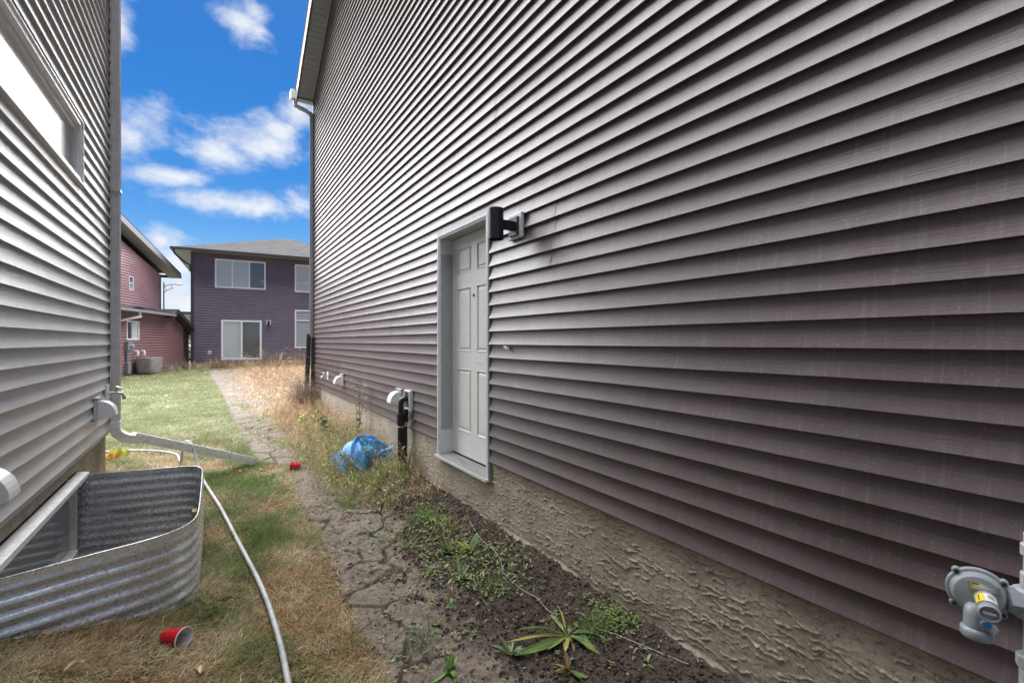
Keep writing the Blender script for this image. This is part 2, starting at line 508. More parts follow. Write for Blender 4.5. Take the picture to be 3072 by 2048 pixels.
def soil_mask(x, y):
    e = lawn_edge(y) + .05 * (fbm(x * 9, y * 9, 3) - .5) + .04 * (fbm(x * 40, y * 40, 2) - .5)
    m = sstep(x, e - .012, e + .012)
    return m * (1 - sstep(y, 25, 27))


def clay_mask(x, y):
    """1 = baked cracked clay, 0 = dark loose crumb"""
    b = 1.22 + .30 * (fbm(x * 2.2 + 4, y * 2.2, 4) - .5) + .25 * np.sin(y * 1.7 + .5) * .4
    return 1 - sstep(x + .25 * (fbm(x * 14, y * 14, 3) - .5), b - .12, b + .12)


def ground_h(x, y):
    s = soil_mask(x, y); cm = clay_mask(x, y)
    h = base_h(x, y)
    wx = x + .05 * (fbm(x * 6, y * 6, 3) - .5) + .045 * (fbm(x * 26, y * 26, 3) - .5)
    wy = y + .05 * (fbm(x * 6 + 40, y * 6, 3) - .5) + .045 * (fbm(x * 26 + 9, y * 26, 3) - .5)
    wx = wx + .16 * (fbm(x * 2.7 + 3, y * 2.7, 2) - .5); wy = wy + .16 * (fbm(x * 2.7 + 33, y * 2.7, 2) - .5)
    c1 = crackdist(wx * 2.7 + 5, wy * 2.1); c2 = crackdist(wx * 6.5 + 31, wy * 6 + 7)
    vis = sstep(fbm(x * 2.6 + 9, y * 2.6, 3), .40, .56)
    w1 = .004 + .060 * vis
    crack = -.060 * vis * (1 - sstep(c1, w1 * .4, w1)) - .014 * (1 - sstep(c2, .02, .06)) * sstep(fbm(x * 3.4 + 70, y * 3.4, 2), .46, .60)
    plate = .030 * (fbm(x * 5, y * 5, 2) - .5) + .012 * fbm(x * 16, y * 16, 4) + .008 * fbm(x * 60, y * 60, 3)
    clod = .030 * fbm(x * 8, y * 8, 3) + .020 * np.maximum(0, fbm(x * 28, y * 28, 3) - .38) * 2 + .012 * np.maximum(0, fbm(x * 75, y * 75, 2) - .42) * 2
    h = h + s * (cm * (crack * (1 - sstep(y, 9, 14)) + plate) + (1 - cm) * (clod + .004)) - (1 - s) * .006
    return h + .012 * (fbm(x * 1.3, y * 1.3, 3) - .5)


def ground_col(x, y):
    s = soil_mask(x, y)[:, None]; cm = clay_mask(x, y)[:, None]
    n = fbm(x * 5, y * 5, 4)[:, None]; n2 = fbm(x * 33, y * 33, 3)[:, None]
    far = sstep(y, 6, 12)[:, None]
    n4 = fbm(x * 110, y * 110, 2)[:, None]
    clay = np.array([.27, .228, .185]) * (.35 + .7 * n2 + .6 * n4) * (.85 + .3 * n)
    clay = clay * (1 - far) + np.array([.25, .215, .185]) * (.15 + .7 * n2 + .9 * n) * far
    loose = np.array([.098, .076, .062]) * (.6 + .9 * n2)
    soil = clay * cm + loose * (1 - cm)
    dry = sstep(y, 4.6, 6.2)[:, None] * (1 - sstep(x, 6, 9))[:, None] * sstep(x, .95, 1.25)[:, None]
    soil = soil * (1 - .6 * dry) + np.array([.23, .16, .10]) * .6 * dry
    lawn = np.array([.15, .115, .06]) * (.6 + .7 * n2)
    green = sstep(y, 7, 11)[:, None]
    lawn = lawn * (1 - green) + np.array([.13, .14, .06]) * (.7 + .5 * n2) * green
    return soil * s + lawn * (1 - s)


WELL = [(-.90, 2.90), (-.68, 2.975), (-.45, 3.05), (-.28, 3.10), (-.17, 3.165), (-.105, 3.26), (-.08, 3.38), (-.075, 3.55), (-.073, 3.9), (-.073, 4.3), (-.074, 4.55), (-.085, 4.66), (-.125, 4.735), (-.19, 4.765), (-.35, 4.79), (-.6, 4.83), (-.90, 4.89)]


def in_well(x, y):
    P = np.array(WELL); inside = np.zeros(x.shape, bool); j = len(P) - 1
    for i in range(len(P)):
        xi, yi = P[i]; xj, yj = P[j]
        c = ((yi > y) != (yj > y)) & (x < (xj - xi) * (y - yi) / (yj - yi + 1e-12) + xi)
        inside ^= c; j = i
    return inside


def axis(segs):
    out = []
    for a, b, st in segs: out.append(np.arange(a, b, st))
    out.append([segs[-1][1]])
    return np.concatenate(out)


gx = np.concatenate([-np.geomspace(900, 9.2, 24), axis([(-9, -1, .25), (-1, .55, .022), (.55, 1.88, .0068), (1.88, 3, .1), (3, 10, .35)]), np.geomspace(10.5, 900, 24)])
gy = np.concatenate([-np.geomspace(900, 3.5, 20), axis([(-3, .6, .2), (.6, 1.5, .03), (1.5, 4.6, .0075), (4.6, 7.5, .016), (7.5, 13, .035), (13, 30, .08), (30, 34, .5)]), np.geomspace(34.5, 1500, 30)])
GX, GY = np.meshgrid(gx, gy); fx, fy = GX.ravel(), GY.ravel()
gh = ground_h(fx, fy); gc = ground_col(fx, fy)
nx, ny = len(gx), len(gy)
ii, jj = np.meshgrid(np.arange(nx - 1), np.arange(ny - 1)); q0 = (jj * nx + ii).ravel()
GF = np.stack([q0, q0 + 1, q0 + nx + 1, q0 + nx], 1)
cxm = fx[GF].mean(1); cym = fy[GF].mean(1)
keep = ~(in_well(cxm - .02 * 0, cym)) & ~((cxm < -.90) & (cym < 5.9) & (cxm > -9) & (cym > -3))
gv = np.stack([fx, fy, gh], 1)
g = fast_mesh('ground', gv, GF[keep], 'ground_mat', cols=gc, smooth=True); tag(g, kind='structure')
fm = MB().box((-1.0, 2.8, -.8), (0, 5.0, -.74)).build('window_well_floor', 'parging'); tag(fm, kind='structure')


# ------------------------------------------------------------------ siding
def course_profile(e, dep=.0235):
    t = (0, .05, .12, .22, .35, .5, .68, .86, 1.0)
    return [(0.0012, 0.0), (dep - .0045, -.0006), (dep - .001, -.0010)] + [(.0022 + (dep - .0022) * (1 - q) ** 1.75, .0008 + q * (e - .0008)) for q in t]


def clip_profile(pr, lo, hi):
    out = []
    for (o0, z0), (o1, z1) in zip(pr[:-1], pr[1:]):
        a, b = max(z0, lo), min(z1, hi)
        if z0 > z1: a, b = z0, z1
        if z1 > z0 and a >= b: continue
        if z0 > z1 and not (lo <= 0): continue
        f = lambda z: o0 + (o1 - o0) * (z - z0) / (z1 - z0) if abs(z1 - z0) > 1e-9 else o0
        if not out: out.append((f(a), a))
        out.append((f(b), b))
    return out


def siding(parent, O, s, n, z0, z1, smin, smax, openings, mat, e=.1016, plen=3.66, wob=.0008, name='siding_panel', seed=1, double=True, step=.6, dep=.0235):
    """O origin on the wall, s along, n outward; smin/smax functions of z; openings (s0,s1,zb,zt)"""
    rnd = random.Random(seed); O, s, n = map(lambda a: np.array(a, float), (O, s, n))
    pr0 = course_profile(e, dep); nc = int(math.ceil((z1 - z0) / e)); per = 2 if double else 1
    for k0 in range(0, nc, per):
        off = rnd.uniform(0, plen); panels = {}
        a_all = min(smin(z0 + k0 * e), smin(z0 + (k0 + per) * e)); b_all = max(smax(z0 + k0 * e), smax(z0 + (k0 + per) * e))
        seams = [a_all - 1]; x = a_all + off
        while x < b_all:
            if x - a_all > .5 and b_all - x > .5: seams.append(x)
            x += plen
        seams.append(b_all + 1)
        pz = {}
        for k in range(k0, min(k0 + per, nc)):
            zc = z0 + k * e
            cuts = sorted({0.0, min(e, z1 - zc)} | {zz - zc for op in openings for zz in op[2:4] if 0 < zz - zc < e})
            for lo, hi in zip(cuts[:-1], cuts[1:]):
                if hi - lo < 1e-4: continue
                mid = zc + (lo + hi) / 2
                iv = [(smin, smax, None, None)]
                blk = sorted([(op[0], op[1]) for op in openings if op[2] <= mid <= op[3]])
                spans = []; cur = None
                start = None
                for (a, b) in blk: spans.append((start, a)); start = b
                spans.append((start, None))
                pr = clip_profile(pr0, lo, hi)
                if lo > 0: pr = [(pr[0][0], pr[0][1])] + pr[1:]
                for sp_i, (a, b) in enumerate(spans):
                    for si in range(len(seams) - 1):
                        sa, sb = seams[si], seams[si + 1]
                        A = lambda z: max(smin(z) if a is None else a, sa)
                        B = lambda z: min(smax(z) if b is None else b, sb)
                        if B(mid) - A(mid) < .004: continue
                        key = (si, sp_i if len(spans) > 1 or len(blk) else (0 if not openings else 0)); mb = panels.setdefault(key, MB()); pz.setdefault(si, (rnd.uniform(0, .0030), rnd.uniform(0, 6), rnd.uniform(0, 6)))
                        po, p1, p2 = pz[si]
                        ns = max(1, int((B(mid) - A(mid)) / step)); V = []; m = len(pr)
                        for i in range(ns + 1):
                            for (o, z) in pr:
                                za = zc + z; A_, B_ = A(za), B(za)
                                if B_ < A_: A_ = B_ = (A_ + B_) / 2
                                ss = A_ + (B_ - A_) * i / ns
                                dz = wob * math.sin(ss * 2.1 + p1) + wob * .6 * math.sin(ss * 5.3 + p2)
                                do = po + wob * .9 * math.sin(ss * 3.3 + p2)
                                p = O + s * ss + n * (o + (do if z >= 0 else do)); p[2] = O[2] * 0 + za + (dz if lo == 0 else 0)
                                V.append(p)
                        F = [(i * m + j, i * m + j + 1, (i + 1) * m + j + 1, (i + 1) * m + j) for i in range(ns) for j in range(m - 1)]
                        mb.add(V, F)
        for si, mb in panels.items(): mb.build(name, mat, parent)


# ------------------------------------------------------------------ right house
XR = 1.84; E_ = .1016
rh = thing('house', (XR, 4, 0), 'tall dark brown vinyl sided house wall filling the right side with a grey side door', 'house')
RZ0 = .562; EAVE = 6.73; SL = .536; YF = 10.80; YN = -3.0; RID = (YF + YN) / 2
DO = (3.175, 4.185, .405, 2.535)            # door opening in siding (outer trim)
siding(rh, (XR, 0, 0), (0, 1, 0), (-1, 0, 0), RZ0, EAVE + SL * (YF - RID), lambda z: YN + max(0, (z - EAVE) / SL), lambda z: YF - max(0, (z - EAVE) / SL),
       [(DO[0], DO[1], -1, DO[3])], 'siding_dark', seed=3)
wb = MB()
W0 = XR + .002
def gable(y0, y1, zb):  # wall polygon pieces beside / above door
    pass
poly = [(W0, DO[1], 0), (W0, YF, 0), (W0, YF, EAVE), (W0, RID, EAVE + SL * (YF - RID)), (W0, YN, EAVE), (W0, YN, 0), (W0, DO[0], 0), (W0, DO[0], DO[3]), (W0, DO[1], DO[3])]
poly = [(x, y, z if z > 0 else .55) for x, y, z in poly]
wb.prism(poly, (.09, 0, 0))
wb.box((1.99, YN, -.3), (9.5, YF, EAVE))
wb.prism([(1.99, YN, EAVE), (1.99, YF, EAVE), (1.99, RID, EAVE + SL * (YF - RID))], (7.5, 0, 0))
wb.build('wall', 'siding_dark', rh)
# soffit, fascia, roof
OX = XR - .34; OY = .12
def rakez(y): return EAVE + SL * (YF - abs(y - RID) - RID)
L = YF + OY
y = L; k = 0
while y > RID:
    y2 = max(y - .2, RID)
    def sz(yy): return EAVE - .02 + SL * (YF - yy)
    mb = MB()
    xs0, xs1 = OX + .02, XR - .02
    for (a, b, d) in ((y - .004, y - .1 + .004, 0), (y - .1 + .004, y - .1 - .004, .008), (y - .1 - .004, y2 + .004, 0), (y2 + .004, y2 - .004, .008)):
        if b < RID: b = RID
        mb.add([(xs0, a, sz(a) + d), (xs1, a, sz(a) + d), (xs1, b, sz(b) + d), (xs0, b, sz(b) + d), (xs0, a, sz(a) + .03), (xs1, a, sz(a) + .03), (xs1, b, sz(b) + .03), (xs0, b, sz(b) + .03)],
               [(0, 1, 2, 3), (4, 7, 6, 5), (0, 4, 5, 1), (2, 6, 7, 3)])
    mb.build('soffit_panel', 'soffit_grey', rh); y -= .2
mb = MB()   # frieze trim along the wall and lip along the fascia
for sgn in (1, -1):
    ye = YF + OY if sgn == 1 else YN - OY
    zE = EAVE - SL * OY
    mb.prism([(OX, ye, zE - .035), (OX, RID, zE - .035 + SL * (abs(ye - RID))), (OX, RID, zE + .19 + SL * abs(ye - RID)), (OX, ye, zE + .19)], (.02, 0, 0))
mb.build('rake_fascia', 'trim_dark', rh)
mb = MB(); zE = EAVE - SL * OY
mb.prism([(OX - .014, YF + OY, zE - .03), (OX - .014, RID, zE - .03 + SL * (YF + OY - RID)), (OX - .014, RID, zE + .03 + SL * (YF + OY - RID)), (OX - .014, YF + OY, zE + .03)], (.012, 0, 0))
mb.prism([(OX - .014, YF + OY, zE + .13), (OX - .014, RID, zE + .13 + SL * (YF + OY - RID)), (OX - .014, RID, zE + .19 + SL * (YF + OY - RID)), (OX - .014, YF + OY, zE + .19)], (.012, 0, 0))
mb.build('rake_trim', 'white_vinyl', rh)
mb = MB()
mb.prism([(XR - .05, YF + .02, EAVE - .05), (XR - .05, RID, EAVE - .05 + SL * (YF - RID)), (XR - .05, RID, EAVE - .015 + SL * (YF - RID)), (XR - .05, YF + .02, EAVE - .015)], (.028, 0, 0))
mb.build('frieze_trim', 'soffit_grey', rh)
mb = MB()
for sgn in (1, -1):
    ye = YF + OY if sgn == 1 else YN - OY
    mb.prism([(OX - .02, ye, zE + .195), (OX - .02, RID, zE + .195 + SL * abs(ye - RID)), (OX - .02, RID, zE + .26 + SL * abs(ye - RID)), (OX - .02, ye, zE + .26)], (8.2, 0, 0))
mb.build('roof', 'shingles', rh)
mb = MB().box((OX + .022, YF + OY, zE - .02), (9.6, YF + OY - .02, zE + .18)); mb.box((OX + .022, YF, zE - .018), (9.6, YF + OY - .02, zE - .004)); mb.build('eave_fascia', 'fascia_grey', rh)
gt = MB()
gx0 = OX - .10
pr = [(0, .13), (0, 0), (.09, 0), (.13, .05), (.13, .13), (.12, .13), (.12, .055), (.085, .01), (.01, .01), (.01, .13)]
pr = [(a * 1.5, b * 1.45) for a, b in pr]
gt.prism([(gx0, YF + OY + .002 + a, zE + .04 + b) for a, b in pr], (8.2, 0, 0)); gt.prism([(gx0 - .006, YF + OY + .002 + a, zE + .04 + b) for a, b in pr[:5]], (.006, 0, 0))
gt.build('gutter', 'white_vinyl', rh)
# corner trim
MB().box((XR - .028, YF - .02, .55), (XR + .05, YF + .035, EAVE - .02)).build('corner_trim', 'trim_dark', rh, bevel=.003)
MB().box((XR - .012, YN, RZ0 - .004), (XR - .001, DO[0], RZ0 + .004)).box((XR - .012, DO[1], RZ0 - .004), (XR - .001, YF, RZ0 + .004)).build('starter_strip', 'siding_dark', rh)


# parging (trowelled cement) as real relief
def parging(name, parent, xface, nsign, y0, y1, z0, z1, fine_lo, fine_hi, skip=None, seed=5, ledge=.03, stroke_n=1500):
    rs = np.random.default_rng(seed)
    fm_ = min(fine_lo + 2.6, fine_hi)
    ys = np.concatenate([np.arange(y0, fine_lo, .03), np.arange(fine_lo, fm_, .0036), np.arange(fm_, fine_hi, .006), np.arange(fine_hi, y1, .014), [y1]])
    zs = np.arange(z0, z1, .0038)
    Y, Z = np.meshgrid(ys, zs)
    H = .004 * fbm(Y * 5, Z * 9, 3) + .002 * fbm(Y * 40, Z * 90, 3)
    tot = int(stroke_n * (y1 - y0))
    for _ in range(tot):
        cy = rs.uniform(max(y0, fine_lo - 1), y1); cz = rs.uniform(z0, z1); ln = rs.uniform(.02, .14); sl = rs.normal(-.03, .20); ht = rs.uniform(.0025, .009)
        if rs.random() < .5: ln = rs.uniform(.006, .02); sl = rs.normal(0, 3.); ht *= .8
        i0, i1 = np.searchsorted(ys, [cy - ln / 2, cy + ln / 2]); j0, j1 = np.searchsorted(zs, [cz - .05, cz + .05])
        if i1 - i0 < 1 or j1 - j0 < 2: continue
        yy = Y[j0:j1, i0:i1]; zz = Z[j0:j1, i0:i1]
        line = cz + sl * (yy - cy) * (1 if abs(sl) < .5 else .5) + .016 * (fbm(yy * 30 + cy * 7, yy * 0 + cz * 5, 3) - .5) * 2 + .006 * (vnoise(yy * 130 + cz * 9, yy * 0 + cy) - .5)
        d = zz - line; fall = 1 - ((yy - cy) / (ln / 2 + 1e-6)) ** 2
        hh = ht * np.clip(fall * 1.6, 0, 1) * np.where(d >= 0, np.exp(-d / .0045), np.exp(d / .0015)) * (.55 + .9 * vnoise(yy * 80 + cy, zz * 0 + cz * 3))
        H[j0:j1, i0:i1] = np.maximum(H[j0:j1, i0:i1], H[j0:j1, i0:i1] * .5 + hh)
    H += .022 * sstep(.0 + .085 + .05 * (fbm(Y * 3, Y * 0, 3) - .5) - Z, -.015, .03) * (ledge > 0)
    X = xface + nsign * H
    n1_, n2_ = len(ys), len(zs)
    ii, jj = np.meshgrid(np.arange(n1_ - 1), np.arange(n2_ - 1)); q = (jj * n1_ + ii).ravel()
    F = np.stack([q, q + 1, q + n1_ + 1, q + n1_], 1)
    if nsign > 0: F = F[:, ::-1]
    yc = Y.ravel()[F].mean(1); zc = Z.ravel()[F].mean(1)
    if skip is not None: F = F[~skip(yc, zc)]
    return fast_mesh(name, np.stack([X.ravel(), Y.ravel(), Z.ravel()], 1), F, 'parging', parent, smooth=True)


parging('foundation', rh, XR + .004, -1, YN, YF, -.08, .575, .5, 5.2, skip=lambda y, z: (y > DO[0] + .01) & (y < DO[1] - .01) & (z > DO[2] - .01), stroke_n=650)
MB().box((XR + .03, YN, -.4), (1.98, YF, .39)).build('foundation_core', 'parging', rh)

# door
dj = MB()
F0 = XR - .030                                          # face of the brick mould
def ringbar(mb, x0, x1, w, o=0.0):
    y0, y1, z0, z1 = DO[0] + o, DO[1] - o, DO[2] + o * .4, DO[3] - o
    mb.box((x0, y0, z0), (x1, y0 + w, z1)); mb.box((x0, y1 - w, z0), (x1, y1, z1)); mb.box((x0 + .0004, y0 + w, z1 - w), (x1, y1 - w, z1 - .0003))
ringbar(dj, XR - .021, XR + .06, .012)
dj.build('door_channel', 'trim_grey', rh)
dj = MB(); ringbar(dj, F0 + .004, XR + .07, .030, .0125); ringbar(dj, F0 + .012, XR + .075, .016, .043)
dj.build('door_casing', 'trim_light', rh, bevel=.002)
JY0, JY1, JZ1 = DO[0] + .060, DO[1] - .060, DO[3] - .060
JZ0 = DO[2] + .03; LX = XR + .115
jb = MB(); jb.box((XR - .005, JY0 - .02, JZ0), (LX + .05, JY0, JZ1)); jb.box((XR - .005, JY1, JZ0 + .22), (LX + .05, JY1 + .02, JZ1 - .14)); jb.box((XR - .0045, JY0, JZ1), (LX + .05, JY1, JZ1 + .02))
jb.build('door_jamb', 'jamb_paint', rh)
jb = MB(); jb.box((XR - .005, JY1, JZ0), (LX + .05, JY1 + .02, JZ0 + .22)); jb.box((XR - .005, JY1, JZ1 - .14), (LX + .05, JY1 + .02, JZ1))
jb.build('door_jamb_repair', 'trim_light', rh)
th_ = MB(); th_.box((XR - .045, DO[0] + .005, DO[2] - .004), (XR + .12, DO[1] - .005, DO[2] + .012)); th_.box((XR - .050, DO[0] + .003, DO[2] - .006), (XR - .044, DO[1] - .003, DO[2] + .018))
th_.build('threshold', 'trim_light', rh)
sl_ = MB()
for k in range(9): sl_.box((XR - .038 + k * .0165, JY0 - .02, DO[2] + .012), (XR - .038 + k * .0165 + .013, JY1 + .02, DO[2] + .0175 + k * .0014))
sl_.build('sill_ribs', 'sill_wood', rh)
door = MB()
cols = [(JY1 - .115, JY1 - .385), (JY1 - .50, JY1 - .77)]; LZ1 = JZ1 - .004; LZ0 = JZ0 + .012
rows = [(LZ1 - .105, LZ1 - .335), (LZ1 - .475, LZ1 - 1.06), (LZ1 - 1.225, LZ1 - 1.80)]
yc = sorted([JY0, JY1] + [a for c in cols for a in c]); zc = sorted([LZ0, LZ1] + [a for r_ in rows for a in r_])
for i in range(len(yc) - 1):
    for j in range(len(zc) - 1):
        ym, zm = (yc[i] + yc[i + 1]) / 2, (zc[j] + zc[j + 1]) / 2
        if any(c[1] < ym < c[0] for c in cols) and any(r_[1] < zm < r_[0] for r_ in rows): continue
        door.add([(LX, yc[i], zc[j]), (LX, yc[i + 1], zc[j]), (LX, yc[i + 1], zc[j + 1]), (LX, yc[i], zc[j + 1])], [(0, 3, 2, 1)])
door.add([(LX, JY1, LZ0), (LX + .045, JY1, LZ0), (LX + .045, JY1, LZ1), (LX, JY1, LZ1)], [(0, 1, 2, 3)])
dl = door.build('door', 'door_paint', rh)
MB().box((LX + .02, JY0 - .03, DO[2] - .02), (LX + .05, JY1 + .03, JZ1 + .03)).build('door_back', 'interior', rh)
for c in cols:
    for r_ in rows:
        mb = MB(); V = []; steps = [(0, 0), (.004, -.004), (.010, .009), (.024, .009), (.034, .001), (.05, .000)]
        for (ins, dep) in steps:
            y0, y1, z0, z1 = c[1] + ins, c[0] - ins, r_[1] + ins, r_[0] - ins
            V += [(LX + dep, y0, z0), (LX + dep, y1, z0), (LX + dep, y1, z1), (LX + dep, y0, z1)]
        Fs = [(i * 4 + k, i * 4 + (k + 1) % 4, i * 4 + 4 + (k + 1) % 4, i * 4 + 4 + k) for i in range(len(steps) - 1) for k in range(4)]
        q = (len(steps) - 1) * 4; Fs.append((q, q + 1, q + 2, q + 3))
        mb.add(V, Fs).build('door_panel', 'door_paint', dl)
py_ = (cols[0][1] + cols[1][0]) / 2
MB().lathe((LX, py_, LZ1 - .56), (-1, 0, 0), [(.013, 0), (.013, .005), (.009, .007), (.008, .003), (0, .003)]).build('peephole', 'black_metal', dl)
MB().box((LX - .003, cols[1][0] - .02, LZ1 - 1.15), (LX, cols[1][0] - .075, LZ1 - 1.135)).build('latch_label', 'white_vinyl', dl)

# ------------------------------------------------------------------ left house
XL = -.862
lh = thing('house', (XL, 3, 0), 'pale grey vinyl sided house on the left with a white framed high window', 'house')
LZ = .655; YL = 6.05
LW = (2.3, 4.815, 2.70, 3.185)                       # the high window
siding(lh, (XL, 0, 0), (0, 1, 0), (1, 0, 0), LZ, 6.35, lambda z: -2.5, lambda z: YL - .03, [LW], 'siding_grey', seed=11)
WELLW = (2.98, 4.86, -.12, .50)
lb = MB()
lb.box((XL - .10, -2.5, .6), (XL - .002, LW[0], 6.35)).box((XL - .10, LW[1], .6), (XL - .002, YL, 6.35)).box((XL - .10, LW[0], .6), (XL - .002, LW[1], LW[2])).box((XL - .10, LW[0], LW[3]), (XL - .002, LW[1], 6.35))
lb.box((-9, -2.5, -.3), (XL - .25, YL, 6.35)).box((XL - .25, YL - .1, .6), (XL - .1, YL, 6.35)).box((XL - .25, -2.5, 6.3), (XL - .1, YL, 6.35))
lb.build('wall', 'siding_grey', lh)
MB().box((-9.3, -3, 6.35), (XL + .35, YL + .4, 6.40)).build('soffit', 'soffit_grey', lh)
MB().prism([(-9.5, YL + .45, 6.41), (XL + .4, YL + .45, 6.41), (XL + .4, YL + .45, 6.55), (-5, YL + .45, 8.6), (-9.5, YL + .45, 6.55)], (0, -9.5, 0)).build('roof', 'shingles', lh)
MB().box((XL - .02, YL - .055, LZ - .01), (XL + .018, YL + .01, 6.34)).build('corner_trim', 'trim_grey', lh, bevel=.003)
parging('foundation', lh, XL - .035, 1, -2.5, YL - .02, -.12, .67, 1.6, YL - .02, skip=lambda y, z: (y > WELLW[0]) & (y < WELLW[1]) & (z < WELLW[3]), seed=9, ledge=0, stroke_n=900)
MB().box((XL - .24, -2.5, -.8), (XL - .045, WELLW[0], .66)).box((XL - .24, WELLW[1], -.8), (XL - .045, YL - .025, .66)).box((XL - .24, WELLW[0], WELLW[3]), (XL - .045, WELLW[1], .66)).box((XL - .24, WELLW[0], -.8), (XL - .045, WELLW[1], WELLW[2] - .02)).build('foundation_core', 'parging', lh)
MB().box((XL + .001, -2.5, LZ - .012), (XL + .022, YL - .06, LZ + .004)).build('starter_strip', 'trim_grey', lh)
# high window
wf = MB()
def frame4(mb, x0, x1, y0, y1, z0, z1, wd):
    mb.box((x0, y0, z0), (x1, y0 + wd, z1)); mb.box((x0, y1 - wd, z0), (x1, y1, z1)); mb.box((x0 + .0005, y0 + wd, z1 - wd), (x1 - .0005, y1 - wd, z1)); mb.box((x0 + .0005, y0 + wd, z0), (x1 - .0005, y1 - wd, z0 + wd))
frame4(wf, XL - .04, XL + .022, LW[0] + .002, LW[1], LW[2], LW[3], .012); frame4(wf, XL - .06, XL + .012, LW[0] + .012, LW[1] - .0122, LW[2] + .012, LW[3] - .0122, .032)
wf.box((XL + .0, LW[0], LW[2] - .022), (XL + .035, LW[1] + .012, LW[2] - .002))
win = wf.build('window', 'white_vinyl', lh, bevel=.0015)
wf = MB(); frame4(wf, XL - .075, XL - .018, LW[0] + .046, LW[1] - .045, LW[2] + .045, LW[3] - .045, .038); wf.build('sash', 'trim_light', win, bevel=.002)
MB().box((XL - .09, LW[0] + .084, LW[2] + .083), (XL - .045, LW[1] - .083, LW[3] - .083)).build('pane', 'pane_pale', win)  # pale base colour paints in the bright sky reflected by the glass
# basement window in the well
bw = MB()
bw.obox((XL - .03, WELLW[0] - .02, WELLW[3] - .05), (.068, 0, -.012), (0, WELLW[1] - WELLW[0] + .06, 0), (0, 0, .036))
bwin = bw.build('basement_window', 'white_dirty', lh, bevel=.003)
b2 = MB(); b2.box((XL - .125, WELLW[1] - .075, WELLW[2]), (XL - .02, WELLW[1] - .02, WELLW[3] - .055)); b2.box((XL - .125, WELLW[0], WELLW[2]), (XL - .02, WELLW[0] + .05, WELLW[3] - .055))
b2.obox((XL - .125, WELLW[0] + .05, WELLW[2]), (.12, 0, -.01), (0, WELLW[1] - WELLW[0] - .125, 0), (0, 0, .045)); b2.build('frame', 'white_dirty', bwin, bevel=.002)
MB().box((XL - .10, WELLW[0] + .05, WELLW[2] + .04), (XL - .06, WELLW[1] - .07, WELLW[3] - .056)).build('pane', 'pane_basement', bwin)

# ------------------------------------------------------------------ window well
P2 = []
wl = np.array(WELL)
for i in range(len(wl) - 1):
    a, b = wl[i], wl[i + 1]; n = max(1, int(np.linalg.norm(b - a) / .04))
    for k in range(n): P2.append(a + (b - a) * k / n)
P2.append(wl[-1]); P2 = np.array(P2)
for _ in range(3): P2[1:-1] = P2[1:-1] * .5 + (P2[:-2] + P2[2:]) * .25
tn = np.gradient(P2, axis=0); tn /= np.linalg.norm(tn, axis=1)[:, None]; nrm = np.stack([tn[:, 1], -tn[:, 0]], 1)
nz = 118; zsw = np.linspace(-.72, .455, nz); off = .0100 * np.sin(2 * np.pi * (zsw - .455) / .0677)
off[-4:] = 0.004
V = []; 
for j in range(nz): V.append(np.column_stack([P2 + nrm * off[j], np.full(len(P2), zsw[j])]))
V = np.vstack(V); m_ = len(P2)
ii, jj = np.meshgrid(np.arange(m_ - 1), np.arange(nz - 1)); q = (jj * m_ + ii).ravel(); F = np.stack([q, q + 1, q + m_ + 1, q + m_], 1)
ww = thing('window_well', (-.4, 3.9, 0), 'corrugated galvanised steel window well around the basement window of the left house', 'window well')
fast_mesh('corrugated_sheet', V, F, 'galv', ww, smooth=True)
MB().tube([(p[0] , p[1], .457) for p in P2], .0036, 8).build('rolled_rim', 'galv', ww, smooth=True)
bl = MB()
for k in range(9):
    z = .40 - k * .0677; bl.lathe((XL + .03, 4.865, z), (0, -1, 0), [(.009, 0), (.009, .006), (.004, .012), (0, .013)], 8)
    bl.lathe((XL + .045, 4.868, z + .03), (0, -1, 0), [(.006, 0), (.006, .004), (0, .005)], 8)
bl.build('bolts', 'steel', ww)['kind'] = 'stuff'
tag(MB().obox((-.155, 4.36, -.7), (.035, .006, 0), (-.01, .085, 0), (0.02, 0, .885)).build('wooden_stake', 'stake_wood', bevel=.003), 'light wooden stake standing inside the corrugated window well', 'stake')

# ------------------------------------------------------------------ downspouts, hose
ds = thing('downspout', (XL + .05, 5.98, .5), 'long grey downspout running down the left house corner and out across the lawn', 'downspout')
MB().rtube([(XL + .052, 5.965, z) for z in (6.3, 4.0)], .045, .036, True).build('pipe', 'spout_grey', ds)
MB().rtube([(XL + .052, 5.965, z) for z in (4.03, 2.98)], .046, .038, True).build('pipe', 'spout_grey', ds)
MB().rtube([(XL + .052, 5.965, z) for z in (3.0, .66)], .045, .036, True).build('pipe', 'spout_grey', ds)
MB().box((XL + .0, 5.905, 2.965), (XL + .098, 6.02, 2.985)).build('strap', 'spout_grey', ds)
el_ = []
for k in range(9):
    a = R(66) * k / 8
    el_.append((XL + .052 + .13 * (1 - math.cos(a)) * 1.35, 5.965 + .03 * (1 - math.cos(a)), .655 - .13 * math.sin(a)))
MB().rtube([(XL + .052, 5.965, .72)] + el_ + [(XL + .052 + .19, 6.0, .512)], .049, .041, False).build('elbow', 'spout_white', ds, bevel=.004)
e0 = np.array([XL + .052 + .13, 5.99, .548]); e1 = np.array([.42, 6.47, .045])
MB().rtube([e0, e0 + (e1 - e0) * .5, e1], .052, .044, True).build('extension', 'spout_white', ds)
dr = thing('downspout', (XR - .04, YF, .5), 'dark grey downspout on the far corner of the brown house', 'downspout')
MB().rtube([(XR - .055, YF + .04, z) for z in (6.42, 1.62)], .036, .030, True).build('pipe', 'spout_dark', dr)
gm = [(OX - .02, YF + OY + .06, zE + .05), (OX - .02, YF + OY + .05, zE - .08), (OX + .04, YF + OY + .02, zE - .13), (XR - .13, YF + .08, EAVE - .26), (XR - .06, YF + .04, EAVE - .34)]
gp = []
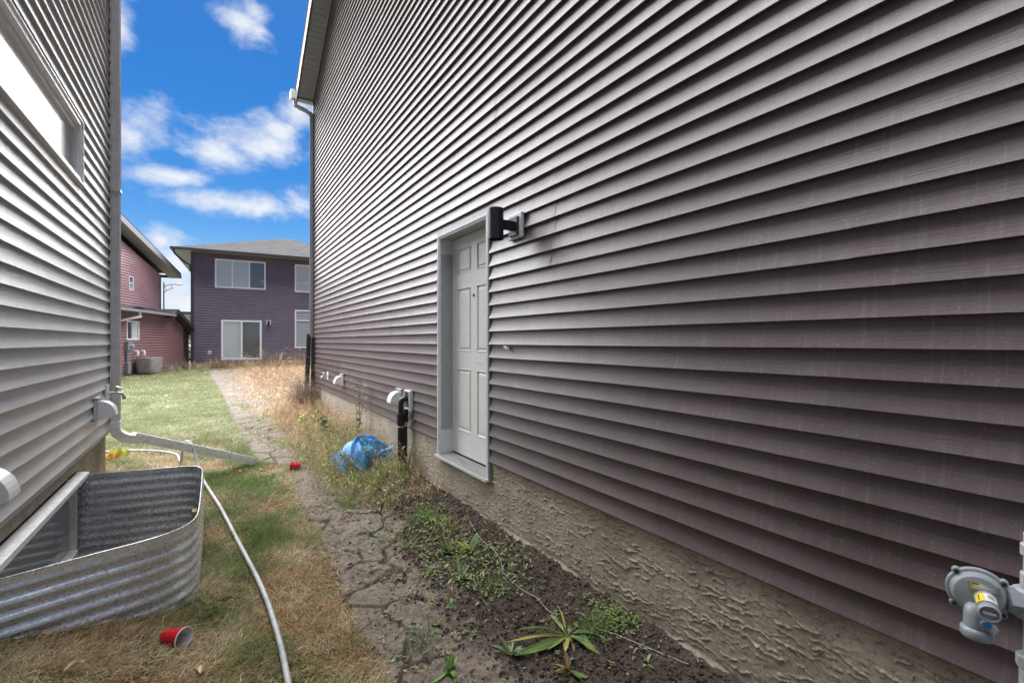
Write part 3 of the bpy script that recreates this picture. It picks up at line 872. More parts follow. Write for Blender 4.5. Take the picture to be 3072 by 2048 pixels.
for i in range(len(gm) - 1):
    for k in range(4): t = k / 4; gp.append(np.array(gm[i]) * (1 - t) + np.array(gm[i + 1]) * t)
gp.append(np.array(gm[-1]))
gp = np.array(gp)
for _ in range(3): gp[1:-1] = gp[1:-1] * .5 + (gp[:-2] + gp[2:]) * .25
MB().rtube(list(gp), .04, .035, False).build('elbow', 'spout_dark', dr)


def smooth_path(P, n=8):
    P = [np.array(p, float) for p in P]; out = []
    for i in range(len(P) - 1):
        p0 = P[max(i - 1, 0)]; p1 = P[i]; p2 = P[i + 1]; p3 = P[min(i + 2, len(P) - 1)]
        for k in range(n):
            t = k / n
            out.append(.5 * ((2 * p1) + (-p0 + p2) * t + (2 * p0 - 5 * p1 + 4 * p2 - p3) * t * t + (-p0 + 3 * p1 - 3 * p2 + p3) * t ** 3))
    out.append(P[-1]); return out


hp = [(.16, 1.2, .035), (.25, 1.75, .035), (.272, 2.25, .035), (.27, 2.65, .035), (.24, 3.17, .038), (.15, 4.0, .035), (.055, 4.85, .035), (-.02, 5.4, .035), (-.085, 5.78, .07), (-.14, 6.02, .20), (-.19, 6.18, .355), (-.25, 6.30, .395), (-.29, 6.42, .30), (-.31, 6.52, .14), (-.34, 6.8, .05), (-.40, 7.2, .04), (-.62, 7.5, .04), (-1.0, 7.85, .04), (-1.6, 8.0, .04)]
hp = [(x, y, max(z, float(base_h(np.array(x), np.array(y))) + .035)) for x, y, z in hp]
tag(MB().tube(smooth_path(hp, 12), .0138, 14).build('hose', 'hose', smooth=True), 'grey garden hose lying along the grass and draped over the white downspout extension', 'hose')


# ------------------------------------------------------------------ wall fittings
def vent_hood(wallx, sg, y, z, label, sc=1.0, group='white dryer vent hoods on the house walls'):
    t = thing('vent_hood', (wallx, y, z), label, 'vent', group)
    f = lambda o, yy, zz: (wallx + sg * o, y + yy * sc, z + zz * sc)
    a = MB(); a.box(f(0, -.092, -.10), f(.026, .092, .10)); a.build('mounting_block', 'trim_light', t, bevel=.004)
    a = MB(); a.box(f(.0, -.10, .075), f(.034, .10, .098)); a.build('block_lip', 'trim_grey', t, bevel=.002)
    arc = [(.028, .062), (.045, .068)]
    for k in range(9): q = R(90) * k / 8; arc.append((.045 + .098 * math.sin(q) , -.058 + .122 * math.cos(q)))
    arc = arc + [(.028, -.092)]
    n = len(arc); V = [f(o, -.068, zz) for o, zz in arc] + [f(o, .068, zz) for o, zz in arc]
    h = MB(); h.add(V, [(i, i + 1, n + i + 1, n + i) for i in range(n - 2)] + [tuple(range(n)), tuple(range(n, 2 * n))[::-1]])
    h.build('hood', 'white_vinyl', t, bevel=.002)
    a = MB(); a.box(f(.028, -.062, -.083), f(.04, .062, -.087)); a.box(f(.05, -.02, -.086), f(.055, -.016, -.094)); a.build('flap', 'trim_grey', t)
    return t


vent_hood(XL + .014, 1, 5.27, .925, 'white vent hood on the grey left wall beside the faucet and downspout')
vent_hood(XL + .014, 1, 2.79, .905, 'white vent hood on the grey wall, cut by the left edge of the photo')
vent_hood(XR - .014, -1, 5.24, .86, 'white vent hood on the brown wall directly above the black drain pipe')
vent_hood(XR - .014, -1, 8.1, .86, 'white vent hood on the brown wall farther back, nearest the far corner faucet')


def faucet(wallx, sg, y, z, label):
    t = thing('faucet', (wallx, y, z), label, 'faucet', 'outdoor faucets on the house walls')
    f = lambda o, yy, zz: (wallx + sg * o, y + yy, z + zz)
    MB().box(f(0, -.05, -.075), f(.02, .05, .075)).build('mounting_block', 'white_vinyl', t, bevel=.003)
    MB().tube([f(.02, 0, 0), f(.085, 0, 0), f(.12, 0, -.012), f(.135, 0, -.05)], [.011, .011, .012, .013], 12).build('spout', 'steel', t, smooth=True)
    MB().tube([f(.075, 0, .0), f(.085, 0, .045)], .006, 8).build('stem', 'brass', t)
    MB().lathe(f(.087, 0, .045), (sg * .3, 0, 1), [(.006, 0), (.024, .002), (.026, .008), (.008, .012), (0, .012)], 12).build('handle', 'steel', t)
    MB().lathe(f(.135, 0, -.048), (0, 0, -1), [(.015, 0), (.015, .018), (0, .018)], 12).build('nozzle', 'brass', t)


faucet(XL + .014, 1, 5.72, 1.02, 'metal faucet on the grey left wall next to the corner downspout')
faucet(XR - .014, -1, 9.25, .86, 'small metal faucet on the brown wall near its far corner')

# wall lamp
lt = thing('wall_lamp', (XR, 2.775, 2.31), 'black cylinder wall lamp mounted on the brown siding above the side door', 'wall lamp')
MB().box((XR - .014, 2.775 - .085, 2.225), (XR - .042, 2.775 + .085, 2.405)).build('mounting_block', 'trim_light', lt, bevel=.008)
MB().box((XR - .042, 2.775 - .055, 2.245), (XR - .058, 2.775 + .055, 2.375)).build('back_plate', 'black_metal', lt, bevel=.002)
MB().box((XR - .058, 2.775 - .022, 2.283), (XR - .155, 2.775 + .022, 2.345)).build('arm', 'black_metal', lt, bevel=.004)
MB().lathe((XR - .195, 2.775, 2.418), (0, 0, -1), [(0, 0), (.050, 0), (.0525, .002), (.0525, .030), (.0518, .0305), (.0518, .0315), (.0525, .032), (.0525, .212), (.0505, .214), (.047, .214), (.047, .19), (0, .19)], 48).build('lamp_body', 'black_metal', lt, smooth=True)
# cable stub
cs = thing('cable_stub', (XR - .016, 2.895, 1.455), 'small white coiled doorbell cable sticking out of the siding right of the door', 'cable')
MB().tube(smooth_path([(XR - .01, 2.90, 1.455), (XR - .03, 2.90, 1.462), (XR - .036, 2.93, 1.463), (XR - .034, 2.945, 1.452), (XR - .03, 2.92, 1.446), (XR - .03, 2.875, 1.450)], 5), .0042, 8).build('cable', 'cable_white', cs, smooth=True)
MB().tube(smooth_path([(XR - .03, 2.925, 1.458), (XR - .045, 2.90, 1.456), (XR - .045, 2.87, 1.448)], 5), .0036, 8).build('cable', 'cable_white', cs, smooth=True)

# drain pipe through the wall
dp = thing('drain_pipe', (1.735, 4.92, .05), 'black sump drain pipe with elbow coming out of the wall below a vent hood', 'pipe')
MB().box((XR - .012, 4.85, .74), (XR - .045, 5.03, .965)).box((XR - .045, 4.85, .74), (XR - .055, 4.868, .965)).box((XR - .045, 5.012, .74), (XR - .055, 5.03, .965)).box((XR - .045, 4.868, .947), (XR - .055, 5.012, .965)).build('wall_box', 'white_vinyl', dp, bevel=.003)
MB().box((XR - .0455, 4.872, .78), (XR - .048, 5.008, .945)).build('box_mouth', 'interior', dp)
MB().tube(smooth_path([(XR - .03, 4.94, .875), (XR - .075, 4.94, .875), (XR - .105, 4.94, .855), (XR - .115, 4.94, .81), (XR - .115, 4.94, .70)], 6), .031, 20).build('elbow', 'black_plastic', dp, smooth=True)
MB().lathe((XR - .115, 4.94, .71), (0, 0, -1), [(0, 0), (.048, 0), (.050, .003), (.050, .02), (.046, .024), (.046, .10), (.04, .125), (0, .125)], 24).build('coupling', 'black_plastic', dp, smooth=True)
MB().tube([(XR - .06, 4.93, .76), (XR - .06, 4.925, .62)], .022, 16).build('cleanout', 'black_plastic', dp, smooth=True)
MB().lathe((XR - .10, 4.935, .575), (0, 0, -1), [(.0, 0), (.050, 0), (.054, .004), (.054, .02), (.0525, .022), (.0525, .57)], 28).build('riser', 'black_plastic', dp, smooth=True)
MB().tube([(XR - .075, 4.93, .63), (XR - .082, 4.935, .56)], .028, 16).build('plug', 'steel', dp, smooth=True)

# gas regulator and riser
gc_ = np.array([1.662, .365, .846]); gn = np.array([-.956, -.29, 0.]); gs_ = np.array([-.29, .956, 0.])
gr = thing('gas_regulator', tuple(gc_), 'grey round gas regulator with yellow and white stickers at the right edge', 'gas regulator')
def GP(s, u, n): return gc_ + gs_ * s + np.array([0, 0, 1.]) * u + gn * n
seg = 48; prof = [(0, .004), (.040, .004), (.047, .002), (.052, -.008), (.054, -.014), (.0605, -.015), (.0625, -.018), (.0625, -.026), (.058, -.030), (.05, -.036), (.03, -.048), (0, -.05)]
MB().lathe(gc_, gn, prof, seg).build('diaphragm_case', 'meter_grey', gr, smooth=True)
for k in range(4):
    a = R((48, 140, 222, 318)[k]); c = GP(.061 * math.cos(a), .061 * math.sin(a), 0)
    MB().lathe(c + gn * -.03, gn, [(0, 0), (.0085, 0), (.0095, .003), (.0095, .013), (.0075, .016), (0, .016)], 16).build('lug', 'meter_grey', gr, smooth=True)
    MB().lathe(c + gn * -.014, gn, [(.0055, 0), (.0055, .004), (.0045, .006), (0, .006)], 6).build('bolt', 'black_metal', gr)
v_ = [GP(.018, .034, .0055), GP(-.040, .034, .0055), GP(-.040, .016, .0055), GP(.018, .016, .0055)]
MB().prism(v_, gn * .0012).build('nameplate', 'steel', gr)
MB().prism([GP(.012, .032, .0068), GP(0, .032, .0068), GP(0, .0295, .0068), GP(.012, .0295, .0068)], gn * .0002).build('nameplate_print', 'ink', gr)
tb0 = GP(-.012, -.004, .0)
MB().lathe(tb0, gn, [(.024, -.002), (.022, .006), (.0215, .012), (.0205, .075), (.0215, .077), (.0215, .088), (.019, .091), (.0165, .091), (.0165, .084), (0, .084)], 32).build('spring_tower', 'meter_grey', gr, smooth=True)
MB().obox(tb0 + gn * .083 + gs_ * -.012 + np.array([0, 0, -.0025]), gs_ * .024, (0, 0, .005), gn * .006).build('cap_slot', 'trim_light', gr)
def wrap(name, a0, a1, n0, n1, r, mat):
    a_ = np.cross(gn, [0, 0, 1.]); b_ = np.array([0, 0, 1.]); V = []; K = 8
    for k in range(K + 1):
        a = R(a0 + (a1 - a0) * k / K); d = a_ * math.cos(a) + b_ * math.sin(a)
        V += [tb0 + d * r + gn * n0, tb0 + d * r + gn * n1]
    return MB().add(V, [(2 * k, 2 * k + 1, 2 * k + 3, 2 * k + 2) for k in range(K)]).build(name, mat, gr, smooth='all')
sgn_ = 1 if np.dot(np.cross(gn, [0, 0, 1.]), [-.8, -.5, 0]) > 0 else -1
wrap('sticker', 75, 140, .02, .066, .0222, 'white_vinyl')
wrap('sticker', 20, 74, .02, .066, .0222, 'yellow_label')
for k in range(5): wrap('sticker_print', 92, 126, .030 + k * .0045, .0318 + k * .0045 + .0006 * (k % 2), .0224, 'ink')
wrap('sticker_print', 44, 50, .026, .060, .0224, 'ink')
MB().lathe(GP(.004, -.028, .018), (0, 0, -1), [(0, -.012), (.018, -.008), (.024, .0), (.026, .014), (.026, .045), (.030, .048), (.0325, .052), (.0325, .068), (.030, .071), (.02, .071), (.02, .06), (0, .06)], 32).build('outlet_body', 'meter_grey', gr, smooth=True)
MB().lathe(GP(-.010, -.052, .036), gn, [(.016, -.01), (.016, .008), (.011, .0085), (.0105, .013), (0, .0135)], 20).build('relief_boss', 'meter_grey', gr, smooth=True)
MB().lathe(GP(-.012, -.050, .048), gn, [(.008, -.004), (.008, .003), (0, .0035)], 20).build('blue_plug', 'blue_plug', gr, smooth=True)
MB().lathe(GP(-.022, -.056, .046), gn, [(.010, -.006), (.010, .004), (0, .0045)], 6).build('hex_plug', 'pipe_grey', gr)
MB().tube([GP(-.05, .0, -.02), GP(-.075, .0, -.03)], [.03, .036], 6).build('union', 'meter_grey', gr)
pr_ = GP(-.098, 0, -.030)
px, py = pr_[0], pr_[1]
MB().tube([(px, py, -.1), (px, py, 1.02)], .0165, 20).build('riser_pipe', 'pipe_grey', gr, smooth=True)
for (z, r0, hh, sg) in ((.905, .022, .035, 20), (.846, .036, .07, 8), (.70, .030, .032, 8), (.655, .024, .05, 20), (.98, .022, .03, 20)):
    MB().lathe((px, py, z + hh / 2), (0, 0, -1), [(0, 0), (r0 - .002, 0), (r0, .003), (r0, hh - .003), (r0 - .002, hh), (0, hh)], sg).build('pipe_fitting', 'pipe_grey', gr)
MB().box((px - .045, py - .005, .60), (px + .04, py + .025, .635)).build('bracket', 'steel', gr, bevel=.002)

# ------------------------------------------------------------------ posts at the far corner
for (a, b, lab) in (((1.66, 10.78, -.1), (1.745, 10.90, 1.66), 'black square timber post leaning on the downspout at the far corner'), ((1.79, 10.66, -.1), (1.80, 10.70, 1.60), 'upright black square post against the far corner of the brown wall')):
    mb = MB(); mb.rtube([a, b], .042, .042)
    tag(mb.build('fence_post', 'post_black', bevel=.004), lab, 'post', 'black posts at the far corner')

# ------------------------------------------------------------------ cups
def cup(name, c, d, label, L=.118, tilt=0):
    d = np.array(d, float); d /= np.linalg.norm(d)
    t = thing(name, c, label, 'cup', 'red plastic cups on the ground')
    c = np.array(c); r0, r1 = .031, .047
    pr = [(0, 0), (r0 - .002, 0), (r0, .002)]
    for k in range(1, 15):
        r = r0 + (r1 - r0) * k / 15; pr.append((r - (.0011 if k in (4, 8, 9, 12) else 0), L * k / 15))
    pr += [(r1, L - .004)]
    MB().lathe(c - d * L / 2, d, pr, 40).build('body', 'red_cup', t, smooth=True)
    MB().lathe(c - d * L / 2, d, [(r1 - .0015, L - .004), (r1 + .0025, L - .0045), (r1 + .003, L - .001), (r1 + .001, L + .0005), (r1 - .002, L - .001)], 40).build('rim', 'cup_white', t, smooth=True)
    MB().lathe(c - d * L / 2, d, [(r1 - .002, L - .002), (r0 - .001, .006), (0, .006)], 40).build('inside', 'cup_white', t, smooth=True)


cup('plastic_cup', (-.16, 2.80, .062), (.52, -.52, .04), 'red plastic cup with white inside lying on dry grass in front of the window well')
cup('plastic_cup', (.80, 5.93, .055), (-.95, .2, .06), 'far red plastic cup on the lawn edge by the weeds')

# ------------------------------------------------------------------ blue bag
def blue_bag():
    nu, nv = 60, 34; V = []
    c = np.array([1.47, 5.55, .06])
    for j in range(nv + 1):
        ph = math.pi / 2 * (j / nv) * 1.15 - .2
        for i in range(nu):
            a = 2 * math.pi * i / nu
            r = math.cos(ph); z = math.sin(ph)
            lob = 1 + .16 * math.sin(3 * a + .8) + .09 * math.sin(5 * a + 2.1 + 2 * ph) + .06 * math.sin(9 * a + 5 * ph)
            fold = .05 * (vnoise(np.array(a * 4.0), np.array(ph * 5.)) - .5) + .04 * abs(math.sin(7 * a + 6 * ph + 2 * math.sin(3 * a)))
            rr = r * (lob + fold)
            x = .29 * rr * math.cos(a); y_ = .23 * rr * math.sin(a)
            zz = .285 * z * (1 + .18 * math.sin(2 * a + 1)) + .03 * math.sin(8 * a + 4 * ph) * r
            V.append(c + [x, y_, zz])
    F = [(j * nu + i, j * nu + (i + 1) % nu, (j + 1) * nu + (i + 1) % nu, (j + 1) * nu + i) for j in range(nv) for i in range(nu)]
    mb = MB(); mb.add(V, F)
    # twisted peak and trailing wing of film
    def sheet(p0, du, dv, seed):
        rs = np.random.default_rng(seed); V = []; K = 10
        for a in range(K + 1):
            for b in range(K + 1):
                u, v = a / K, b / K
                p = np.array(p0) + np.array(du) * u + np.array(dv) * v * (1 - .45 * u) + np.array([.018 * math.sin(9 * u + 5 * v), .02 * math.sin(7 * v + 4 * u), .022 * math.sin(8 * u + 11 * v)])
                V.append(p)
        mb.add(V, [(a * (K + 1) + b, a * (K + 1) + b + 1, (a + 1) * (K + 1) + b + 1, (a + 1) * (K + 1) + b) for a in range(K) for b in range(K)])
    sheet((1.43, 5.53, .27), (.02, .05, .13), (.16, -.04, -.02), 1)
    sheet((1.58, 5.42, .25), (.17, -.10, .03), (.02, -.04, -.16), 2)
    sheet((1.28, 5.66, .13), (-.13, .0, -.02), (.04, .12, .06), 3)
    o = mb.build('plastic_bag', 'bag', smooth='all')
    tag(o, 'crumpled blue plastic bag lying in the weeds by the black drain pipe', 'bag')


blue_bag()
# snack packet
pk = thing('packet', (-.95, 6.85, .2), 'yellow and orange plastic packet lying at the foot of the left house corner', 'packet')
def crumple(mb, c, a, b, hh, s0):
    K = 12; V = []
    for i in range(K + 1):
        for j in range(K + 1):
            u, v = i / K - .5, j / K - .5
            z = hh * (1 - 3 * u * u - 3 * v * v) + .02 * math.sin(17 * u + s0) + .02 * math.sin(14 * v + 3 * s0 + 9 * u)
            V.append((c[0] + a * u, c[1] + b * v + .2 * a * u, c[2] + max(z, 0)))
    mb.add(V, [(i * (K + 1) + j, i * (K + 1) + j + 1, (i + 1) * (K + 1) + j + 1, (i + 1) * (K + 1) + j) for i in range(K) for j in range(K)])
mb = MB(); crumple(mb, (-.92, 6.92, .19), .20, .15, .08, 1); mb.build('yellow_film', 'packet_yellow', pk)
mb = MB(); crumple(mb, (-.95, 6.80, .19), .15, .12, .04, 4); mb.build('orange_film', 'packet_orange', pk)

# ------------------------------------------------------------------ purple house beyond
pa = R(3.4); PS = np.array([math.cos(pa), -math.sin(pa), 0]); PN = np.array([-math.sin(pa), -math.cos(pa), 0]); PA = np.array([-.95, 29.1, 0])
def PP(s, z, n=0): return PA + PS * s + PN * n + np.array([0, 0, z])
ph = thing('house', tuple(PA + PS * 5 + np.array([0, 0, .2])), 'two storey dark purple sided house with white framed windows standing beyond the yard', 'house')
wins = [('three', 1.02, 3.38, 4.33, 5.85), ('one', 4.83, 6.3, 4.29, 5.85), ('two', 4.83, 6.3, 1.13, 3.29)]
DR = (1.30, 3.19, .52, 2.65)
siding(ph, PA, PS, PN, .43, 6.09, lambda z: .12, lambda z: 10.0, [(a, b, c, d) for _, a, b, c, d in wins] + [DR], 'siding_purple', e=.135, dep=.045, seed=21, plen=30, wob=.0005, step=6)
mb = MB(); mb.obox(PP(0, .2, -.02), PS * 10.1, -PN * .0 + np.array([0, 0, 0]) + -PN * 10, (0, 0, 5.9)); mb.build('wall', 'siding_purple', ph)
MB().obox(PP(-.03, .40, -.02), PS * .15, PN * .055, (0, 0, 5.7)).build('corner_trim', 'trim_dark', ph)


def pwindow(a, b, c, d, vert, horiz, panes, parent, P_, S_, N_, fw=.075, frame='white_vinyl', slats=True):
    f = MB()
    f.obox(P_(a, c, -.03), S_ * fw, N_ * .07, (0, 0, d - c)); f.obox(P_(b - fw, c, -.03), S_ * fw, N_ * .07, (0, 0, d - c))
    f.obox(P_(a + fw, c, -.03), S_ * (b - a - 2 * fw), N_ * .068, (0, 0, fw)); f.obox(P_(a + fw, d - fw, -.03), S_ * (b - a - 2 * fw), N_ * .068, (0, 0, fw))
    for v in vert: f.obox(P_(v - fw * .45, c + fw, -.03), S_ * fw * .9, N_ * .066, (0, 0, d - c - 2 * fw))
    for h in horiz: f.obox(P_(a + fw, h - fw * .45, -.03), S_ * (b - a - 2 * fw), N_ * .062, (0, 0, fw * .9))
    w_ = f.build('window', frame, parent)
    vs_ = [a + fw] + list(vert) + [b - fw]; hs_ = [c + fw] + list(horiz) + [d - fw]; k = 0
    for i in range(len(vs_) - 1):
        for j in range(len(hs_) - 1):
            MB().obox(P_(vs_[i], hs_[j], -.02), S_ * (vs_[i + 1] - vs_[i]), N_ * .012, (0, 0, hs_[j + 1] - hs_[j])).build('pane', panes[k % len(panes)], w_); k += 1
    return w_


pwindow(*wins[0][1:], [1.81, 2.6], [], ['pane_blind', 'pane_blind', 'pane_dark'], ph, PP, PS, PN)
pwindow(*wins[1][1:], [], [], ['pane_blind'], ph, PP, PS, PN)
pwindow(*wins[2][1:], [], [2.69], ['pane_blind'], ph, PP, PS, PN)
sd_ = pwindow(*DR, [2.24], [], ['pane_blind', 'pane_dark'], ph, PP, PS, PN, fw=.10)
sd_.name = 'sliding_door'
MB().obox(PP(3.02, 1.35, .05), PS * .03, PN * .04, (0, 0, .2)).build('handle', 'black_metal', sd_)
# blinds strips behind glass read as slats: thin raised bars on the panes
for (a, b, c, d) in ((4.92, 6.2, 1.22, 2.63), (4.92, 6.2, 2.76, 3.2)):
    mb = MB(); z = c
    while z < d: mb.obox(PP(a, z, -.006), PS * (b - a), PN * .004, (0, 0, .055)); z += .15
    mb.build('blind', 'blind_grey', ph)
MB().obox(PP(0, .18, 0), PS * 8.2, PN * .04, (0, 0, .24)).build('base_plank', 'plank_wood', ph)
pl = thing('wall_lamp', tuple(PP(3.49, 2.53)), 'small black and white wall lamp beside the sliding door of the purple house', 'wall lamp')
MB().obox(PP(3.40, 2.42, 0), PS * .24, PN * .04, (0, 0, .24)).build('mounting_block', 'white_vinyl', pl)
MB().obox(PP(3.46, 2.36, .04), PS * .12, PN * .12, (0, 0, .26)).build('lamp_body', 'black_metal', pl)
ob = thing('outlet_box', tuple(PP(.79, .94)), 'small white outlet box low on the purple wall left of the sliding door', 'outlet')
MB().obox(PP(.71, .84, 0), PS * .16, PN * .05, (0, 0, .19)).build('plate', 'white_vinyl', ob); MB().obox(PP(.75, .88, .05), PS * .08, PN * .01, (0, 0, .10)).build('cover', 'trim_grey', ob)
# hip roof
ez = 6.09; ov = .8; W_ = 11.2; a0, b0 = -.82, 10.4; f0 = .6; k0 = -10.6
def RP(s, n, z): return PP(s, z, n)
ap1 = RP(4.79, -5.2, 8.29); ap2 = RP(4.79, -5.6, 8.30)
c1, c2, c3, c4 = RP(a0, f0, ez + .1), RP(b0, f0, ez + .1), RP(b0, -11, ez + .1), RP(a0, -11, ez + .1)
MB().add([c1, c2, c3, c4, ap1, ap2], [(0, 1, 4), (1, 2, 5, 4), (2, 3, 5), (3, 0, 4, 5)]).build('roof', 'shingles', ph)
mb = MB(); d_ = np.array([0, 0, .1])
mb.obox(c1 - d_, PS * (b0 - a0), -PN * .02, d_ * .98); mb.obox(c1 - d_ , PS * .02, -PN * 11.6, d_ * .98); mb.build('fascia', 'trim_dark', ph)
MB().obox(c1 - d_ * .6 + PS * .02, PS * (b0 - a0 - .04), -PN * 11.5, (0, 0, -.012)).build('soffit', 'fascia_grey', ph)
MB().obox(c1 + np.array([0, 0, -.11]), PS * (b0 - a0), PN * .12, (0, 0, .12)).build('gutter', 'trim_dark', ph)
MB().tube(smooth_path([RP(a0 + .15, f0 + .02, ez), RP(a0 + .2, f0 - .05, ez - .22), RP(-.25, .12, ez - .55), RP(-.05, .06, ez - .7), RP(-.05, .06, ez - 1.0)], 5), .045, 8).build('downspout', 'trim_dark', ph)

# ------------------------------------------------------------------ red house
ra = R(17.3); RS = np.array([math.sin(ra), math.cos(ra), 0]); RN = np.array([math.cos(ra), -math.sin(ra), 0]); RO = np.array([-2.43, 25.05, 0])
def RQ(s, z, n=0): return RO + RS * s + RN * n + np.array([0, 0, z])
rd = thing('house', tuple(RO + np.array([-.5, .5, .2])), 'red sided house with grey roofs partly hidden behind the left corner downspout', 'house')
rk = lambda z: 2.35 + (2.62 - z) / (.96 / 2.49) if z > 1.9 else 3.86
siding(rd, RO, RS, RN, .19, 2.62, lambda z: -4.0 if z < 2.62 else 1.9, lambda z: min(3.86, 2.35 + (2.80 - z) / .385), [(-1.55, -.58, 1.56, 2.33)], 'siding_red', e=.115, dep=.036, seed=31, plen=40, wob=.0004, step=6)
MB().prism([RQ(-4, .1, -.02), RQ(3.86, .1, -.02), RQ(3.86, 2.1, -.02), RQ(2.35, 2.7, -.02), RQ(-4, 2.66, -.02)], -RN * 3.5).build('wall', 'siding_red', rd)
MB().obox(RQ(3.84, .19, -.04), RS * .10, RN * .07, (0, 0, 1.95)).build('corner_trim', 'trim_dark', rd)
MB().obox(RQ(3.95, .15, -.6), RS * .9, RN * .5, (0, 0, 1.9)).build('porch_pillar', 'stone_face', rd)
pwindow(-1.55, -.58, 1.56, 2.33, [-1.1], [], ['pane_dark', 'pane_pale'], rd, RQ, RS, RN, fw=.06)
# lower roof: eave, cross gable rake
MB().prism([RQ(-4, 2.66, .35), RQ(1.95, 2.66, .35), RQ(1.95, 2.72, .35), RQ(-4, 2.72, .35)], -RN * .02 + np.array([0, 0, 0])).build('eave_fascia', 'trim_dark', rd)
MB().obox(RQ(-4, 2.67, .35), RS * 5.85, RN * .11, (0, 0, .09)).build('gutter', 'trim_grey', rd)
MB().prism([RQ(-4, 2.70, .33), RQ(2.2, 2.70, .33), RQ(2.2, 3.02, -1.22), RQ(-4, 3.02, -1.22)], (0, 0, .04)).build('lower_roof', 'shingles', rd)
MB().obox(RQ(-4, 2.655, .34), RS * 5.9, -RN * .36, (0, 0, .008)).build('soffit', 'trim_grey', rd)
rkp = [RQ(1.62, 2.42, .36), RQ(2.38, 2.84, .36), RQ(4.98, 1.76, .36), RQ(4.98, 1.92, .36), RQ(2.38, 3.0, .36), RQ(1.62, 2.60, .36)]
MB().prism([rkp[0], rkp[1], rkp[4], rkp[5]], -RN * .03).prism([rkp[1], rkp[2], rkp[3], rkp[4]], -RN * .03).build('gable_fascia', 'trim_dark', rd)
MB().prism([rkp[5], rkp[4], rkp[4] + np.array([0, 0, .03]), rkp[5] + np.array([0, 0, .03])], -RN * 2.2).prism([rkp[4], rkp[3], rkp[3] + np.array([0, 0, .03]), rkp[4] + np.array([0, 0, .03])], -RN * 3).build('gable_roof', 'shingles', rd)
MB().prism([rkp[1] - RN * .04, rkp[2] - RN * .04, rkp[2] - RN * .04 + np.array([0, 0, .02]), rkp[1] - RN * .04 + np.array([0, 0, .02])], -RN * .36).build('gable_soffit', 'trim_dark', rd)
MB().obox(RQ(.2, 2.86, -.25), RS * .35, -RN * .3, (0, 0, .10)).build('roof_vent', 'trim_dark', rd)
MB().rtube([RQ(-1.38, 2.68, .40), RQ(-1.38, 2.50, .40)], .035, .035).rtube([RQ(-1.34, 2.50, .41), RQ(-2.2, 2.28, .06)], .045, .04).build('downspout', 'trim_light', rd)
# upper storey
def RU(s, z, n=0): return RQ(s, z, n - 1.2)
sl2 = (6.28 - 4.92) / (5.68 - .83)
siding(rd, RO - RN * 1.2, RS, RN, 2.9, 7.0, lambda z: -4.0, lambda z: min(4.33, 4.33 + (4.95 - z) / sl2 - .3), [(1.31, 1.69, 3.79, 4.43)], 'siding_red_sheen', e=.115, dep=.036, seed=37, plen=40, wob=.0004, step=6)
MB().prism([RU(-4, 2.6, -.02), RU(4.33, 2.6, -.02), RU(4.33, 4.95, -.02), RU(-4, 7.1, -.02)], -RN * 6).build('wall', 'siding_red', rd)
MB().obox(RU(4.31, 2.8, -.03), RS * .10, RN * .06, (0, 0, 2.1)).build('corner_trim', 'trim_dark', rd)
MB().obox(RU(4.41, 2.6, -1.5), RS * .42, RN * 1.3, (0, 0, 2.3)).build('bay_wall', 'trim_grey', rd)
pwindow(4.45, 4.68, 3.05, 4.5, [], [3.6, 4.0], ['pane_pale'], rd, lambda s, z, n=0: RU(s, z, n - .17), RS, RN, fw=.03, frame='trim_dark')
pwindow(1.31, 1.69, 3.79, 4.43, [], [4.12], ['pane_blind', 'pane_dark'], rd, RU, RS, RN, fw=.055)
r1, r2 = RU(5.68, 4.86, .45), RU(-4, 4.86 + sl2 * 9.68, .45)
MB().prism([r1, r2, r2 + np.array([0, 0, .26]), r1 + np.array([0, 0, .26])], -RN * .03).build('gable_fascia', 'fascia_grey', rd)
MB().prism([r1 - RN * .04 + np.array([0, 0, .02]), r2 - RN * .04 + np.array([0, 0, .02]), r2 - RN * .04 + np.array([0, 0, .05]), r1 - RN * .04 + np.array([0, 0, .05])], -RN * .5).build('gable_soffit', 'trim_grey', rd)
MB().prism([r1 + np.array([0, 0, .265]), r2 + np.array([0, 0, .265]), r2 + np.array([0, 0, .30]), r1 + np.array([0, 0, .30])], -RN * 6.5).build('upper_roof', 'shingles', rd)
MB().obox(RU(5.60, 4.90, .45), RS * .14, -RN * 6, (0, 0, .13)).build('gutter', 'trim_dark', rd)
